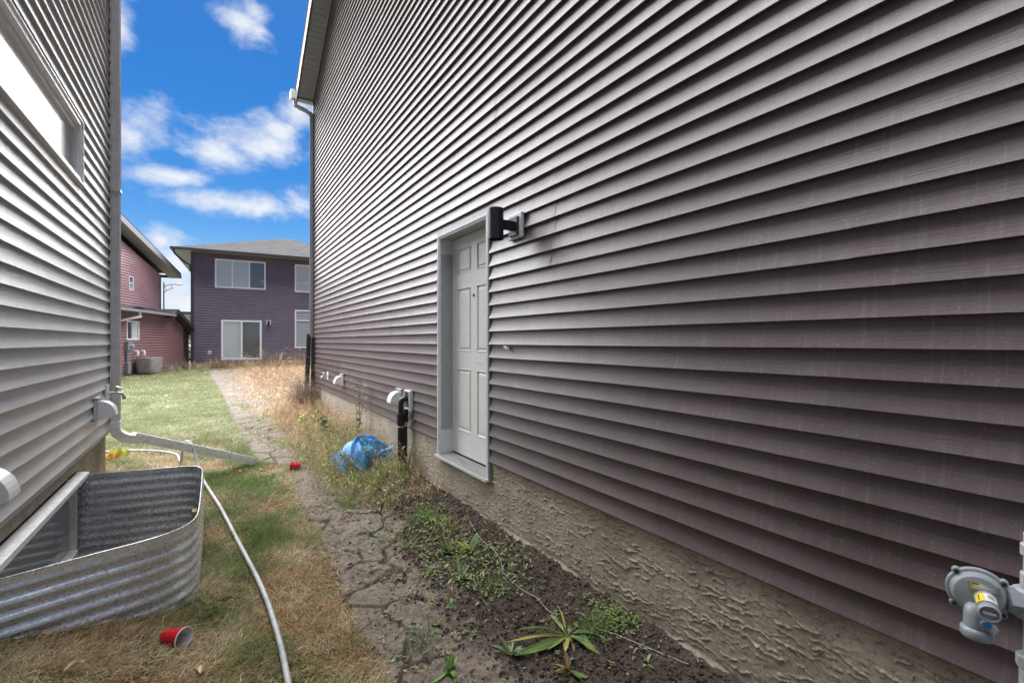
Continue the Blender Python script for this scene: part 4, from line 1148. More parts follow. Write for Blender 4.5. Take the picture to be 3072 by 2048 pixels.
# meter, AC, pipes
me_ = thing('electric_meter', tuple(RQ(-1.5, 1.0)), 'grey electric meter box with conduit on the red wall', 'electric meter')
MB().obox(RQ(-1.69, 1.14, 0), RS * .40, RN * .14, (0, 0, .36)).build('box', 'conduit', me_, bevel=.01)
MB().lathe(RQ(-1.43, 1.32, .14), RN, [(0, .09), (.06, .085), (.075, .05), (.078, 0)], 20).build('dial', 'pane_blind', me_, smooth=True)
MB().tube([RQ(-1.60, 1.15, .07), RQ(-1.60, .22, .07)], .055, 12).build('conduit', 'conduit', me_, smooth=True)
MB().obox(RQ(-1.72, .25, 0), RS * .24, RN * .16, (0, 0, .42)).build('lower_box', 'conduit', me_, bevel=.01)
def acunit():
    c = RQ(-.62, .22, .42); V = []; K = 14; zs_ = np.linspace(0, .62, 12)
    n = 48
    for zi in zs_:
        for k in range(n):
            a = 2 * math.pi * k / n; ca, sa = math.cos(a), math.sin(a)
            r = 1 / max((abs(ca) ** 6 + abs(sa) ** 6) ** (1 / 6), 1e-6)
            t = zi / .62
            wr = 1 + .025 * math.sin(5 * a + 9 * t) * (1 - t) + .03 * math.sin(11 * a + 5 * t) * (1 - t) - .10 * (1 - t) ** 3
            V.append(c + RS * .56 * r * ca * wr + RN * .30 * r * sa * wr + np.array([0, 0, zi + .012 * math.sin(7 * a) * (1 - t)]))
    F = [(i * n + k, i * n + (k + 1) % n, (i + 1) * n + (k + 1) % n, (i + 1) * n + k) for i in range(11) for k in range(n)] + [tuple(11 * n + k for k in range(n))]
    tag(MB().add(V, F).build('covered_air_conditioner', 'ac_cover', smooth=True), 'air conditioner under a taut grey brown cover standing against the red wall', 'air conditioner')
acunit()
for s_, lab, x in ((-.95, 'white vent pipe elbow on the red wall, left one above the covered air conditioner', 0), (-.42, 'beige vent pipe elbow on the red wall, right one above the covered air conditioner', 1)):
    mb = MB(); mb.tube(smooth_path([RQ(s_, 1.10, .0), RQ(s_, 1.10, .10), RQ(s_ - .03, 1.06, .16), RQ(s_ - .05, .93, .16)], 4), .045, 12)
    tag(mb.build('vent_pipe', 'white_dirty' if x else 'white_vinyl', smooth=True), lab, 'pipe', 'vent pipes on the red wall')

# ------------------------------------------------------------------ farther: street lamp, modern house, car, fence, shrub
sl = thing('street_lamp', (-2.9, 45.5, 0), 'dark street lamp with curved arm behind the red house', 'street lamp')
lx, ly = -4.13, 52.0
th = R(32.62); DV = np.array([math.sin(th), math.cos(th), 0]); RV = np.array([math.cos(th), -math.sin(th), 0])
def FAR(u, v, D): return np.array([0, 0, 1.5]) + D * (DV + RV * (u - 1536) / 1400 + np.array([0, 0, 1.]) * (1024 - v) / 1400)
p = FAR(491.5, 850, 45); sl.location = (float(p[0]), float(p[1]), 0)
MB().tube([(p[0], p[1], 0), (p[0], p[1], p[2] + .1)], [.07, .05], 10).build('pole', 'post_black', sl)
q1 = smooth_path([FAR(492, 858, 45), FAR(503, 855, 45), FAR(520, 853, 45), FAR(532, 853, 45)], 4)
MB().tube(q1, .035, 8).tube(smooth_path([FAR(492, 877, 45), FAR(501, 871, 45), FAR(521, 863, 45)], 4), .03, 8).tube([FAR(494, 857, 45), FAR(500, 871, 45)], .02, 6).tube([FAR(514, 854, 45), FAR(514, 865, 45)], .02, 6).build('arm', 'post_black', sl)
MB().tube([FAR(530, 852.5, 45), FAR(537, 853.5, 45), FAR(550, 854.5, 45)], [.05, .07, .02], 8).build('lamp_head', 'spout_dark', sl)
mh = thing('house', (-2.0, 52, 0), 'pale modern house with flat dark roofline, far off between red and purple houses', 'house')
S1 = np.array([1., 0, 0]); 
def QM(x, y, z): return np.array([x, y, z])
c0 = FAR(505, 1060, 46); y0_ = float(c0[1]); xl = float(c0[0])
MB().box((xl, y0_, 0), (xl + 6, y0_ + 8, 4.1)).build('wall', 'pale_stucco', mh)
MB().box((xl - .4, y0_ - .7, 4.22), (xl + 6.5, y0_ + 8.2, 4.45)).build('roof', 'trim_dark', mh)
MB().prism([(xl - .3, y0_ - .5, 4.2), (xl + 2.0, y0_ - .5, 4.2), (xl + 1.9, y0_ - .5, 3.9), (xl + .9, y0_ - .5, 2.95), (xl - .3, y0_ - .5, 2.6)], (0, .4, 0)).build('gable_front', 'spout_grey', mh)
MB().box((xl + 1.72, y0_ - .65, 0), (xl + 2.05, y0_ - .35, 4.0)).build('column', 'wood_tan', mh)
pwx = (xl + 1.15, xl + 1.6)
f = MB(); frame_ = f.box((pwx[0] - .06, y0_ - .06, 2.0), (pwx[0], y0_, 3.2)).box((pwx[1], y0_ - .06, 2.0), (pwx[1] + .06, y0_, 3.2)).box((pwx[0], y0_ - .06, 3.14), (pwx[1], y0_, 3.2)).build('window', 'trim_dark', mh)
MB().box((pwx[0], y0_ - .04, 2.0), (pwx[1], y0_ - .01, 3.14)).build('pane', 'pane_blind', frame_)
ff = thing('fence', tuple(FAR(566, 1060, 36) * [1, 1, 0]), 'tan board fence seen in the gap beside the purple house', 'fence')
fp = FAR(556, 1062, 36); fb = FAR(574, 1020, 36)
for k in range(8):
    x0 = fp[0] - .3 + k * .15
    MB().box((x0, fp[1], 0.1), (x0 + .14, fp[1] + .02, float(fb[2]) + .01 * (k % 3))).build('board', 'plank_wood', ff)
MB().box((fp[0] - .3, fp[1] - .03, 1.0), (fp[0] + .9, fp[1] - .005, 1.09)).build('rail', 'plank_wood', ff)
cr = thing('parked_car', tuple(FAR(566, 1095, 33) * [1, 1, 0]), 'white car parked in the gap between the red and purple houses', 'car')
X0, Y0, ZB = -4.9, 39.7, .17
mb = MB(); side = [(0, .35), (0, .75), (.25, .85), (1.0, .95), (1.5, 1.4), (2.9, 1.42), (3.6, 1.0), (4.3, .95), (4.4, .4)]
mb.prism([(X0 + a, Y0, b + ZB) for a, b in side], (0, 1.7, 0)); mb.build('body', 'car_white', cr, bevel=.05)
mb = MB(); mb.prism([(X0 + a, Y0 - .01, b + ZB) for a, b in ((1.15, .98), (1.55, 1.35), (2.8, 1.36), (3.3, 1.0))], (0, .01, 0)); mb.build('side_window', 'pane_dark', cr)
for a in (.8, 3.5):
    wz = MB().lathe((X0 + a, Y0 + .05, .33 + ZB), (0, -1, 0), [(0, 0), (.33, 0), (.33, .15), (.2, .17), (0, .17)], 20).build('wheel', 'rubber', cr)
    MB().lathe((X0 + a, Y0 - .12, .33 + ZB), (0, -1, 0), [(.2, 0), (.18, .01), (0, .02)], 12).build('rim', 'steel', wz)


# ------------------------------------------------------------------ vegetation
def ribbons(base, az, el0, bend, length, width, col, segs=3, taper=True, jit=None):
    """numpy ribbons: base (N,3), az heading, el0 start elevation, bend total droop (rad), returns V,F,C"""
    N = len(base); d = length / segs
    P = [base]; cur = base.copy()
    for k in range(segs):
        e = el0 - bend * (k + .5) / segs
        a = az + (jit[:, k] if jit is not None else 0)
        cur = cur + np.stack([np.cos(e) * np.cos(a), np.cos(e) * np.sin(a), np.sin(e)], 1) * d[:, None]
        P.append(cur)
    tw = RNG.uniform(0, math.pi, N)
    side = np.stack([-np.sin(az) * np.cos(tw * .5), np.cos(az) * np.cos(tw * .5), np.sin(tw * .5) * .6], 1)
    V = []
    for k, p in enumerate(P):
        wk = width * (1 - (k / segs) ** 1.6 * .92) if taper else width * np.ones(N)
        V += [p - side * wk[:, None] / 2, p + side * wk[:, None] / 2]
    m = 2 * (segs + 1); V = np.stack(V, 1).reshape(-1, 3)
    F = np.concatenate([np.stack([np.arange(N) * m + 2 * k, np.arange(N) * m + 2 * k + 1, np.arange(N) * m + 2 * k + 3, np.arange(N) * m + 2 * k + 2], 1) for k in range(segs)])
    return V, F, np.repeat(col, m, 0)


def merge(parts):
    V, F, C, n = [], [], [], 0
    for v, f, c in parts: V.append(v); F.append(f + n); C.append(c); n += len(v)
    return np.vstack(V), np.vstack(F), np.vstack(C)


GREEN = np.array([.10, .17, .035]); GREEN2 = np.array([.30, .35, .14]); STRAW = np.array([.66, .57, .37]); BROWN = np.array([.54, .38, .21]); PALE = np.array([.42, .42, .27])


def dryness(x, y):
    d = fbm(x * 2.3 + 3, y * 2.3, 4) * 1.25 - .15
    d += .42 * np.exp(-(((x + .45) / .5) ** 2 + ((y - 2.55) / .55) ** 2)) + .50 * np.exp(-((x - .5) / .18) ** 2) * (np.exp(-((y - 2.75) / .55) ** 2) + .6 * np.exp(-((y - 4.0) / .4) ** 2))
    d += .55 * np.exp(-(((x + .60) / .32) ** 2 + ((y - 5.35) / .42) ** 2)) + .3 * np.exp(-(((x + .4) / .5) ** 2 + ((y - 7.6) / .8) ** 2))
    d -= .40 * np.exp(-(((x - .15) / .45) ** 2 + ((y - 5.9) / .45) ** 2)) + .25 * np.exp(-(((x - .28) / .25) ** 2 + ((y - 4.3) / .9) ** 2)) + .25 * np.exp(-(((x - .15) / .3) ** 2 + ((y - 7.2) / 1.0) ** 2))
    d -= .12 * np.exp(-(((x - .3) / .4) ** 2 + ((y - 2.2) / .35) ** 2))
    return np.clip(d, 0, 1)


def blade_colors(x, y, far):
    N = len(x); d = dryness(x, y) + RNG.normal(0, .13, N)
    g = GREEN * RNG.uniform(.7, 1.5, (N, 1)) * (1 - .0) + (GREEN2 - GREEN) * RNG.random((N, 1)) * .8
    st = STRAW * RNG.uniform(.55, 1.25, (N, 1)); br = BROWN * RNG.uniform(.6, 1.35, (N, 1))
    m1 = sstep(d, .34, .50)[:, None]; bz = sstep(fbm(x * 4 + 31, y * 4, 3) + .45 * (d - .5) + RNG.normal(0, .1, N), .46, .66)[:, None]
    c = (g * (1 - m1) + (st * (1 - bz) + br * bz) * m1) * np.exp(RNG.normal(0, .32, (N, 1)))
    f = far[:, None]
    fcol = (np.array([.27, .31, .14]) * (1 - .55 * m1) + PALE * .55 * m1 * 1.0) * RNG.uniform(.75, 1.3, (N, 1))
    fcol += np.array([.15, .15, .11]) * sstep(fbm(x * 1.1, y * .8, 3), .5, .7)[:, None]
    return c * (1 - f) + fcol * f


def scatter(n, x0, x1, y0, y1, dens_pow=0):
    x = RNG.uniform(x0, x1, n); u = RNG.random(n)
    y = y0 + (y1 - y0) * u ** (1 + dens_pow)
    return x, y


def lawn(n, x0, x1, y0, y1, wmin, wmax, lmin, lmax, dp=0):
    x, y = scatter(n, x0, x1, y0, y1, dp)
    e = lawn_edge(y) + .03 * (fbm(x * 30, y * 30, 2) - .5)
    edge_fade = RNG.random(n) < 1 - .9 * sstep(x, e - .05, e + .035)
    ok = edge_fade & (x < e + .04) & ~in_well(x - .0, y) & ~((x < XL + .0) & (y < 6.1))
    clump = fbm(x * 11, y * 11, 3); ok &= RNG.random(n) < .35 + 1.1 * sstep(clump, .28, .55)
    x, y = x[ok], y[ok]; N = len(x)
    z = ground_h(x, y) - .002
    d = dryness(x, y)
    far = sstep(y, 6.5, 9.5)
    c = blade_colors(x, y, far)
    ln = RNG.uniform(lmin, lmax, N) * (.75 + .7 * (1 - d)) * (.7 + .6 * fbm(x * 4, y * 4, 2))
    swirl = fbm(x * 2.5 + 60, y * 2.5, 2) * 9
    az = swirl + RNG.normal(0, 1.1, N)
    el0 = np.clip(RNG.normal(1.0 - .45 * d, .35, N), .12, 1.5)
    bend = RNG.uniform(.3, 1.4, N)
    return ribbons(np.stack([x, y, z], 1), az, el0, bend, ln, RNG.uniform(wmin, wmax, N), c, 3, jit=RNG.normal(0, .25, (N, 3)))


parts = [lawn(150000, -.95, .72, 1.25, 4.2, .0020, .0042, .03, .08, 0), lawn(75000, -.95, .86, 4.2, 7.2, .0028, .0048, .03, .08)]
parts.append(lawn(60000, -3.2, .7, 7.0, 14, .006, .010, .035, .07, .2))
parts.append(lawn(55000, -9, .6, 13, 28, .010, .018, .04, .085, .3))
V, F, C = merge(parts)
tag(fast_mesh('grass', V, F, 'blade_mat', cols=C), kind='stuff', label='patchy green and straw coloured lawn between the houses', cat='grass')

# matted dead stems lying in the lawn and on the soil edge
x, y = scatter(16000, -.9, .72, 1.3, 6); ok = ~in_well(x, y) & (x < lawn_edge(y) + .03) & (x > XL); x, y = x[ok], y[ok]; N = len(x)
d = dryness(x, y); ok = RNG.random(N) < .15 + d; x, y, d = x[ok], y[ok], d[ok]; N = len(x)
c = (STRAW * RNG.uniform(.6, 1.3, (N, 1)) * .6 + BROWN * RNG.uniform(.5, 1.3, (N, 1)) * .5)
V1 = ribbons(np.stack([x, y, ground_h(x, y) + RNG.uniform(.004, .03, N)], 1), RNG.uniform(0, 6.28, N), RNG.normal(.1, .2, N), RNG.uniform(0, .5, N), RNG.uniform(.04, .11, N), RNG.uniform(.0012, .0024, N), c, 3, jit=RNG.normal(0, .5, (N, 3)))
V, F, C = merge([V1])
tag(fast_mesh('thatch', V, F, 'blade_mat', cols=C), kind='stuff', label='matted dry stems lying in the lawn', cat='dry grass')

# soil crumbs and pebbles
ico_v = np.array([(0, 0, 1), (.9, 0, .3), (.28, .85, .3), (-.72, .53, .3), (-.72, -.53, .3), (.28, -.85, .3), (.72, .53, -.4), (-.28, .85, -.4), (-.9, 0, -.4), (-.28, -.85, -.4), (.72, -.53, -.4), (0, 0, -1)])
ico_f = np.array([(0, 1, 2), (0, 2, 3), (0, 3, 4), (0, 4, 5), (0, 5, 1), (1, 6, 2), (2, 7, 3), (3, 8, 4), (4, 9, 5), (5, 10, 1), (2, 6, 7), (3, 7, 8), (4, 8, 9), (5, 9, 10), (1, 10, 6), (6, 11, 7), (7, 11, 8), (8, 11, 9), (9, 11, 10), (10, 11, 6)])


def crumbs(n, x0, x1, y0, y1, rmin, rmax, colf, maskf):
    x, y = scatter(n, x0, x1, y0, y1, .25); ok = maskf(x, y); x, y = x[ok], y[ok]; N = len(x)
    r = rmin + (rmax - rmin) * RNG.random(N) ** 3.5
    sc = RNG.uniform(.6, 1.25, (N, 1, 3)) * r[:, None, None] * [1, 1, .8]
    jit = 1 + RNG.normal(0, .16, (N, 12, 1))
    a = RNG.uniform(0, 6.28, N); ca, sa = np.cos(a)[:, None], np.sin(a)[:, None]
    v = ico_v[None] * jit * sc; vx = v[..., 0] * ca - v[..., 1] * sa; vy = v[..., 0] * sa + v[..., 1] * ca
    P = np.stack([vx + x[:, None], vy + y[:, None], v[..., 2] + (ground_h(x, y) + r * .25)[:, None]], 2).reshape(-1, 3)
    F = (ico_f[None] + (np.arange(N) * 12)[:, None, None]).reshape(-1, 3)
    return P, F, np.repeat(colf(N), 12, 0)


loosem = lambda x, y: (RNG.random(len(x)) < 1.15 * (1 - clay_mask(x, y)) + .02) & (x > lawn_edge(y) + .04) & (x < XR - .02)
p1 = crumbs(30000, .7, 1.83, 1.0, 5.2, .0022, .013, lambda N: np.array([.066, .052, .042]) * RNG.uniform(.6, 2.1, (N, 1)), loosem)
p2 = crumbs(900, .7, 1.83, 1.0, 5.5, .003, .011, lambda N: np.array([.30, .27, .24]) * RNG.uniform(.5, 1.3, (N, 1)), lambda x, y: (x > lawn_edge(y)) & (RNG.random(len(x)) < .6))
p3 = crumbs(9000, .66, 1.5, 1.0, 7.0, .002, .009, lambda N: np.array([.25, .205, .16]) * RNG.uniform(.5, 1.4, (N, 1)), lambda x, y: (x > lawn_edge(y)) & (RNG.random(len(x)) < sstep(fbm(x * 4, y * 4, 3), .35, .6)))
V, F, C = merge([p1, p2, p3])
tag(fast_mesh('soil_crumbs', V, F, 'clod_mat', cols=C), kind='stuff', label='dark loose soil crumbs and small stones beside the foundation', cat='soil')


# dry weeds along the wall and across the back yard
def weeds(n, maskf, x0, x1, y0, y1, hmin, hmax, w, col, nb=7, spread=.9, seeds=True, dp=0):
    x, y = scatter(n, x0, x1, y0, y1, dp); ok = maskf(x, y); x, y = x[ok], y[ok]; N = len(x)
    b = np.stack([x, y, ground_h(x, y) - .005], 1); az = RNG.uniform(0, 6.28, N); h = RNG.uniform(hmin, hmax, N) * (.6 + .8 * fbm(x * 1.7, y * 1.7, 2)); e0 = RNG.normal(1.25, .25, N)
    c = col(N, x, y); bend = RNG.uniform(-.2, .8, N)
    out = [ribbons(b, az, e0, bend, h, np.full(N, w), c, 3, jit=RNG.normal(0, .25, (N, 3)))]
    for k in range(nb):
        t = RNG.uniform(.25, 1.0, N); e = e0 - bend * t * .5
        p = b + np.stack([np.cos(e) * np.cos(az), np.cos(e) * np.sin(az), np.sin(e)], 1) * (h * t)[:, None]
        a2 = az + RNG.uniform(-3, 3, N); l2 = h * RNG.uniform(.12, .38, N)
        out.append(ribbons(p, a2, RNG.normal(.8, .4, N), RNG.uniform(-.3, .8, N), l2, np.full(N, w * .7), c * RNG.uniform(.7, 1.25, (N, 1)), 2, jit=RNG.normal(0, .4, (N, 2))))
        if seeds:
            e2 = RNG.normal(.8, .3, N); q = p + np.stack([np.cos(e2) * np.cos(a2), np.cos(e2) * np.sin(a2), np.sin(e2)], 1) * (l2 * RNG.uniform(.3, 1, N))[:, None]
            out.append(ribbons(q, RNG.uniform(0, 6.28, N), RNG.uniform(-1, 1.2, N), np.zeros(N), np.full(N, w * 5), np.full(N, w * 2.2), c * RNG.uniform(.6, 1.3, (N, 1)), 1, taper=False))
    return merge(out)


def drycol(N, x, y):
    return _drycol(N, x, y) * np.exp(RNG.normal(0, .38, (N, 1)))


def _drycol(N, x, y):
    t = RNG.random((N, 1)); rb = sstep(fbm(x * 1.3 + 8, y * 1.3, 3), .42, .58)[:, None]
    a = np.array([.62, .50, .32]) * (1 - t) + np.array([.45, .32, .18]) * t; b = np.array([.50, .31, .19])
    return (a * (1 - .55 * rb) + b * .55 * rb) * RNG.uniform(.6, 1.3, (N, 1))


def greencol(N, x, y): return (np.array([.12, .19, .05]) * (1 - .3) + np.array([.34, .30, .12]) * RNG.random((N, 1))) * np.exp(RNG.normal(.05, .45, (N, 1)))
def palecol(N, x, y): return np.array([.55, .46, .30]) * RNG.uniform(.6, 1.2, (N, 1))


fw = weeds(2300, lambda x, y: (np.hypot((x - 1.36) / .26, (y - 5.22) / .38) > 1) & (x > .78 + .20 * (fbm(x * 3, y * 3, 2) - .3)) & (RNG.random(len(x)) < sstep(x, .8, 1.15)), .8, 1.82, 4.9, 11.0, .14, .42, .0032, drycol)
bagclear = lambda x, y: np.hypot((x - 1.36) / .26, (y - 5.22) / .38) > 1 + .3 * (RNG.random(len(x)) < .2) * -3
fw1 = weeds(1500, lambda x, y: bagclear(x, y) & (RNG.random(len(x)) < np.exp(-((x - 1.35) / .38) ** 2) * 1.1), .85, 1.80, 4.35, 7.4, .10, .33, .0032, greencol, nb=8)
fw0 = weeds(900, lambda x, y: (RNG.random(len(x)) < np.exp(-((x - 1.5) / .3) ** 2 - ((y - 4.35) / .35) ** 2) + .35 * (x > 1.5)), 1.05, 1.82, 3.9, 5.2, .05, .18, .0022, drycol, nb=6)
fw2 = weeds(2600, lambda x, y: RNG.random(len(x)) < sstep(x, .75 - .0 * y, 1.5) * sstep(y, 6, 9), .7, 7, 7.5, 28.5, .16, .42, .007, drycol, nb=5, dp=.1)
fw3 = weeds(500, lambda x, y: (x > 1.2) | (RNG.random(len(x)) < .3), -.7, 7, 26.3, 28.7, .2, .95, .011, drycol, nb=7)
fw4 = weeds(260, lambda x, y: x < 9, -4.5, -.2, 24.2, 28.3, .15, .45, .010, palecol, nb=5)
fw5 = weeds(260, lambda x, y: x < 9, 1.42, 1.78, 10.0, 10.9, .35, .75, .006, lambda N, x, y: np.array([.27, .20, .14]) * RNG.uniform(.5, 1.2, (N, 1)), nb=9)
V, F, C = merge([fw, fw0, fw1, fw2, fw3, fw4, fw5])
tag(fast_mesh('dry_weeds', V, F, 'blade_mat', cols=C), kind='stuff', label='tangled dry tan and reddish weeds along the brown wall and across the back yard', cat='weeds')

# short dead grass under the weeds
def mat_grass(n, x0, x1, y0, y1, maskf, wd, ln, colf, dp=0):
    x, y = scatter(n, x0, x1, y0, y1, dp); ok = maskf(x, y); x, y = x[ok], y[ok]; N = len(x)
    return ribbons(np.stack([x, y, ground_h(x, y)], 1), RNG.uniform(0, 6.28, N), RNG.normal(.5, .4, N), RNG.uniform(0, 1, N), RNG.uniform(ln * .5, ln * 1.4, N), np.full(N, wd), colf(N, x, y), 3, jit=RNG.normal(0, .4, (N, 3)))


g1 = mat_grass(42000, .7, 1.84, 4.5, 11.5, lambda x, y: RNG.random(len(x)) < sstep(x + .4 * (fbm(x * 4, y * 4, 3) - .5), .85, 1.2) * sstep(y + .9 * (fbm(x * 5, y * 5, 2) - .5), 4.5, 5.2), .0036, .09, lambda N, x, y: drycol(N, x, y) * .65 + greencol(N, x, y) * .6 * sstep(fbm(x * 3, y * 3 + 9, 2), .4, .6)[:, None])
g2 = mat_grass(50000, .4, 8, 10.5, 29, lambda x, y: RNG.random(len(x)) < sstep(x + 1.5 * (fbm(x * 1.2, y * 1.2, 4) - .5), .45, 1.1), .011, .14, drycol, .1)
g3 = mat_grass(2200, .66, 1.1, 1.4, 7, lambda x, y: (RNG.random(len(x)) < .5) & (x > lawn_edge(y) - .02) & (x < lawn_edge(y) + .05 + .35 * sstep(fbm(x * 5 + 3, y * 5, 2), .6, .75)), .0022, .045, lambda N, x, y: STRAW * RNG.uniform(.5, 1.1, (N, 1)))
gp_ = [mat_grass(16000, -.2, 1.3, 6.3, 26, lambda x, y: (x > lawn_edge(y)) & (RNG.random(len(x)) < sstep(fbm(x * 3.5, y * 1.6, 3), .48, .66)), .008, .06, lambda N, x, y: np.where(RNG.random((N, 1)) < .5, drycol(N, x, y), greencol(N, x, y)), .5),
       mat_grass(9000, .7, 1.5, 4.2, 8, lambda x, y: RNG.random(len(x)) < sstep(x + .5 * (fbm(x * 5, y * 5, 3) - .5), .75, 1.1), .0032, .07, lambda N, x, y: np.where(RNG.random((N, 1)) < .55, drycol(N, x, y), greencol(N, x, y)) * .8)]
for (cx, cy, rr, cc) in ((.62, 8.7, .32, 1), (.75, 10.2, .3, 1), (.55, 12.3, .25, 1), (.83, 7.6, .22, 1)):
    gp_.append(mat_grass(700, cx - rr, cx + rr, cy - rr * 2.2, cy + rr * 2.2, lambda x, y: RNG.random(len(x)) < np.exp(-((x - cx) / rr * 1.6) ** 2 - ((y - cy) / rr / 1.4) ** 2), .012, .055, lambda N, x, y: np.array([.22, .32, .05]) * RNG.uniform(.6, 1.3, (N, 1))))
V, F, C = merge([g1, g2, g3] + gp_)
tag(fast_mesh('dead_grass', V, F, 'blade_mat', cols=C), kind='stuff', label='short dead grass under the weeds by the brown wall and the far path', cat='dry grass')
x, y = scatter(1500, .72, 1.83, 1.2, 5.0); ok = RNG.random(len(x)) < .25 + sstep(fbm(x * 3 + 5, y * 3, 2), .45, .6); x, y = x[ok], y[ok]; N = len(x)
V, F, C = merge([ribbons(np.stack([x, y, ground_h(x, y) + .004], 1), RNG.uniform(0, 6.28, N), RNG.normal(.1, .15, N), RNG.uniform(-.1, .4, N), RNG.uniform(.02, .12, N), RNG.uniform(.001, .0022, N), np.array([.36, .25, .14]) * RNG.uniform(.4, 1.3, (N, 1)), 3, jit=RNG.normal(0, .7, (N, 3)))])
tag(fast_mesh('root_bits', V, F, 'blade_mat', cols=C), kind='stuff', label='thin dead stems and roots strewn over the bare soil', cat='dry stems')


# broad leaves as geometry
def leaf_geo(base, az, el0, bend, L, W, col, segs=7, fold=.25, wave=.15, shape='dock', roll=0.0):
    V = []; p = np.array(base, float); C = []
    ph = random.uniform(0, 6)
    for k in range(segs + 1):
        t = k / segs
        if shape == 'dock': w = W * (.10 + .90 * math.sin(math.pi * min(1, t ** .75)) ** .8) if t < .999 else 0.001
        elif shape == 'oval': w = W * (math.sin(math.pi * t ** .9) ** .7 if 0 < t < 1 else .04)
        else: w = W * (1 - t ** 2) + .0005
        if shape == 'dock' and t < .18: w = W * .12
        e = el0 - bend * t; a = az + .25 * math.sin(2.2 * t + ph)
        d = np.array([math.cos(e) * math.cos(a), math.cos(e) * math.sin(a), math.sin(e)])
        sd_ = np.array([-math.sin(a), math.cos(a), 0.]); up = np.cross(d, sd_) * -1; up = up if up[2] > 0 else -up
        sd_ = sd_ * math.cos(roll) + up * math.sin(roll)
        wv = wave * W * math.sin(9 * t + ph)
        V += [p - sd_ * w + up * (fold * w + wv), p - sd_ * w * .5 + up * (fold * w * .35), p + up * 0, p + sd_ * w * .5 + up * (fold * w * .35), p + sd_ * w + up * (fold * w - wv)]
        cc = np.array(col) * (1 + .35 * (t - .5) * 0) * (.85 + .3 * random.random())
        C += [cc * .95, cc, cc * 1.5 + .03, cc, cc * .95]
        p = p + d * L / segs
    F = [(k * 5 + j, k * 5 + j + 1, k * 5 + j + 6, k * 5 + j + 5) for k in range(segs) for j in range(4)]
    return np.array(V), np.array(F), np.array(C)


def gz(x, y): return float(ground_h(np.array([x]), np.array([y]))[0])


def rosette(name, x, y, label, cat, specs, shape='dock', group=None, segs=7):
    """specs: (az deg, el, bend, length, halfwidth, colour)"""
    z = gz(x, y); t = thing(name, (x, y, z), label, cat, group)
    for (a, e, b, L, W, c) in specs:
        v, f, cc = leaf_geo((x, y, z + .004), R(a), e, b, L, W, c, shape=shape, segs=segs, roll=random.uniform(-.3, .3))
        f_ = f
        zz = ground_h(v[:, 0], v[:, 1]) + .003; v[:, 2] = np.maximum(v[:, 2], zz)
        fast_mesh('leaf', v, f_, 'leaf_mat', t, cc, smooth=True)
    return t


G1, G2, G3, Y1, BR1 = (.10, .19, .045), (.15, .24, .06), (.20, .27, .08), (.36, .34, .09), (.26, .15, .08)
GG = (.14, .20, .12)
# big dock plant bottom right
rosette('dock_plant', 1.46, 1.78, 'large flattened dock plant with long green leaves on dark soil near the bottom edge', 'plant', [
    (166, .08, .15, .30, 0.0230, G1), (150, .22, .35, .30, 0.0099, Y1), (141, .45, .6, .25, 0.0162, G1), (181, .12, .25, .27, 0.0203, G2), (192, .3, .5, .17, 0.0099, G3), (214, .22, .45, .13, 0.0175, Y1),
    (276, .5, 1.1, .16, 0.0270, G1), (291, .35, .8, .21, 0.0338, (.20, .25, .07)), (301, .6, 1.2, .19, 0.0189, G2), (319, .25, .5, .20, 0.0243, G1), (70, .35, .8, .20, 0.0110, G3),
    (78, .5, .6, .20, 0.0066, Y1), (248, .15, .3, .12, 0.0099, BR1), (172, .1, .2, .20, 0.0077, BR1), (12, .25, .7, .13, 0.0162, G2)])
def small_specs(n, L, W, cols_, e=(.0, 1.0)):
    return [(random.uniform(0, 360), random.uniform(*e), random.uniform(.1, .6), L * random.uniform(.3, 1.35), W * random.uniform(.5, 1.25), random.choice(cols_)) for _ in range(n)]


spots = [
    (1.02, 3.62, 'small grey green rosette weed on the cracked clay, nearest the straw lawn edge', .075, .010, [GG, G2], 9),
    (1.02, 3.28, 'low green leafed weed lying in a clay crack', .07, .008, [G2, G1], 8),
    (1.28, 2.58, 'bright green broad leaved weed in the middle of the soil bed', .09, .014, [G1, G2], 10),
    (1.47, 2.82, 'leafy weed clump with one yellow leaf close to the foundation', .11, .019, [G1, G2, Y1], 11),
    (1.36, 2.95, 'weed with upright oval leaves behind the leafy clump', .10, .016, [G2, G1], 9),
    (1.14, 2.42, 'small weed with round leaves beside dark crumbs', .055, .009, [GG, G2], 8),
    (.93, 2.60, 'flat grey green weed in the clay near the lawn', .065, .010, [GG], 7),
    (.98, 2.27, 'two leafed seedling weed on cracked clay', .055, .011, [G2], 5),
    (.90, 1.93, 'fresh green weed cluster at the bottom edge beside the crack', .075, .013, [G1, (.13, .26, .04)], 12),
    (1.18, 1.85, 'upright small leafed weed left of the dock plant', .09, .012, [G2, GG], 12),
    (1.32, 1.60, 'pale green weed tuft at the bottom edge under the dock plant', .08, .011, [G2, BR1], 10),
    (.86, 3.05, 'tiny grey weed on the clay ridge', .05, .007, [GG, G2], 7),
    (1.10, 2.10, 'small seedling with rounded pale leaves on clay', .045, .009, [GG, G3], 6)]
for (x, y, lab, L, W, cs_, n) in spots:
    rosette('weed', x, y, lab, 'weed', small_specs(n, L, W, cs_), shape='oval' if W > .008 else 'dock', group='small weeds on the bare soil', segs=5)


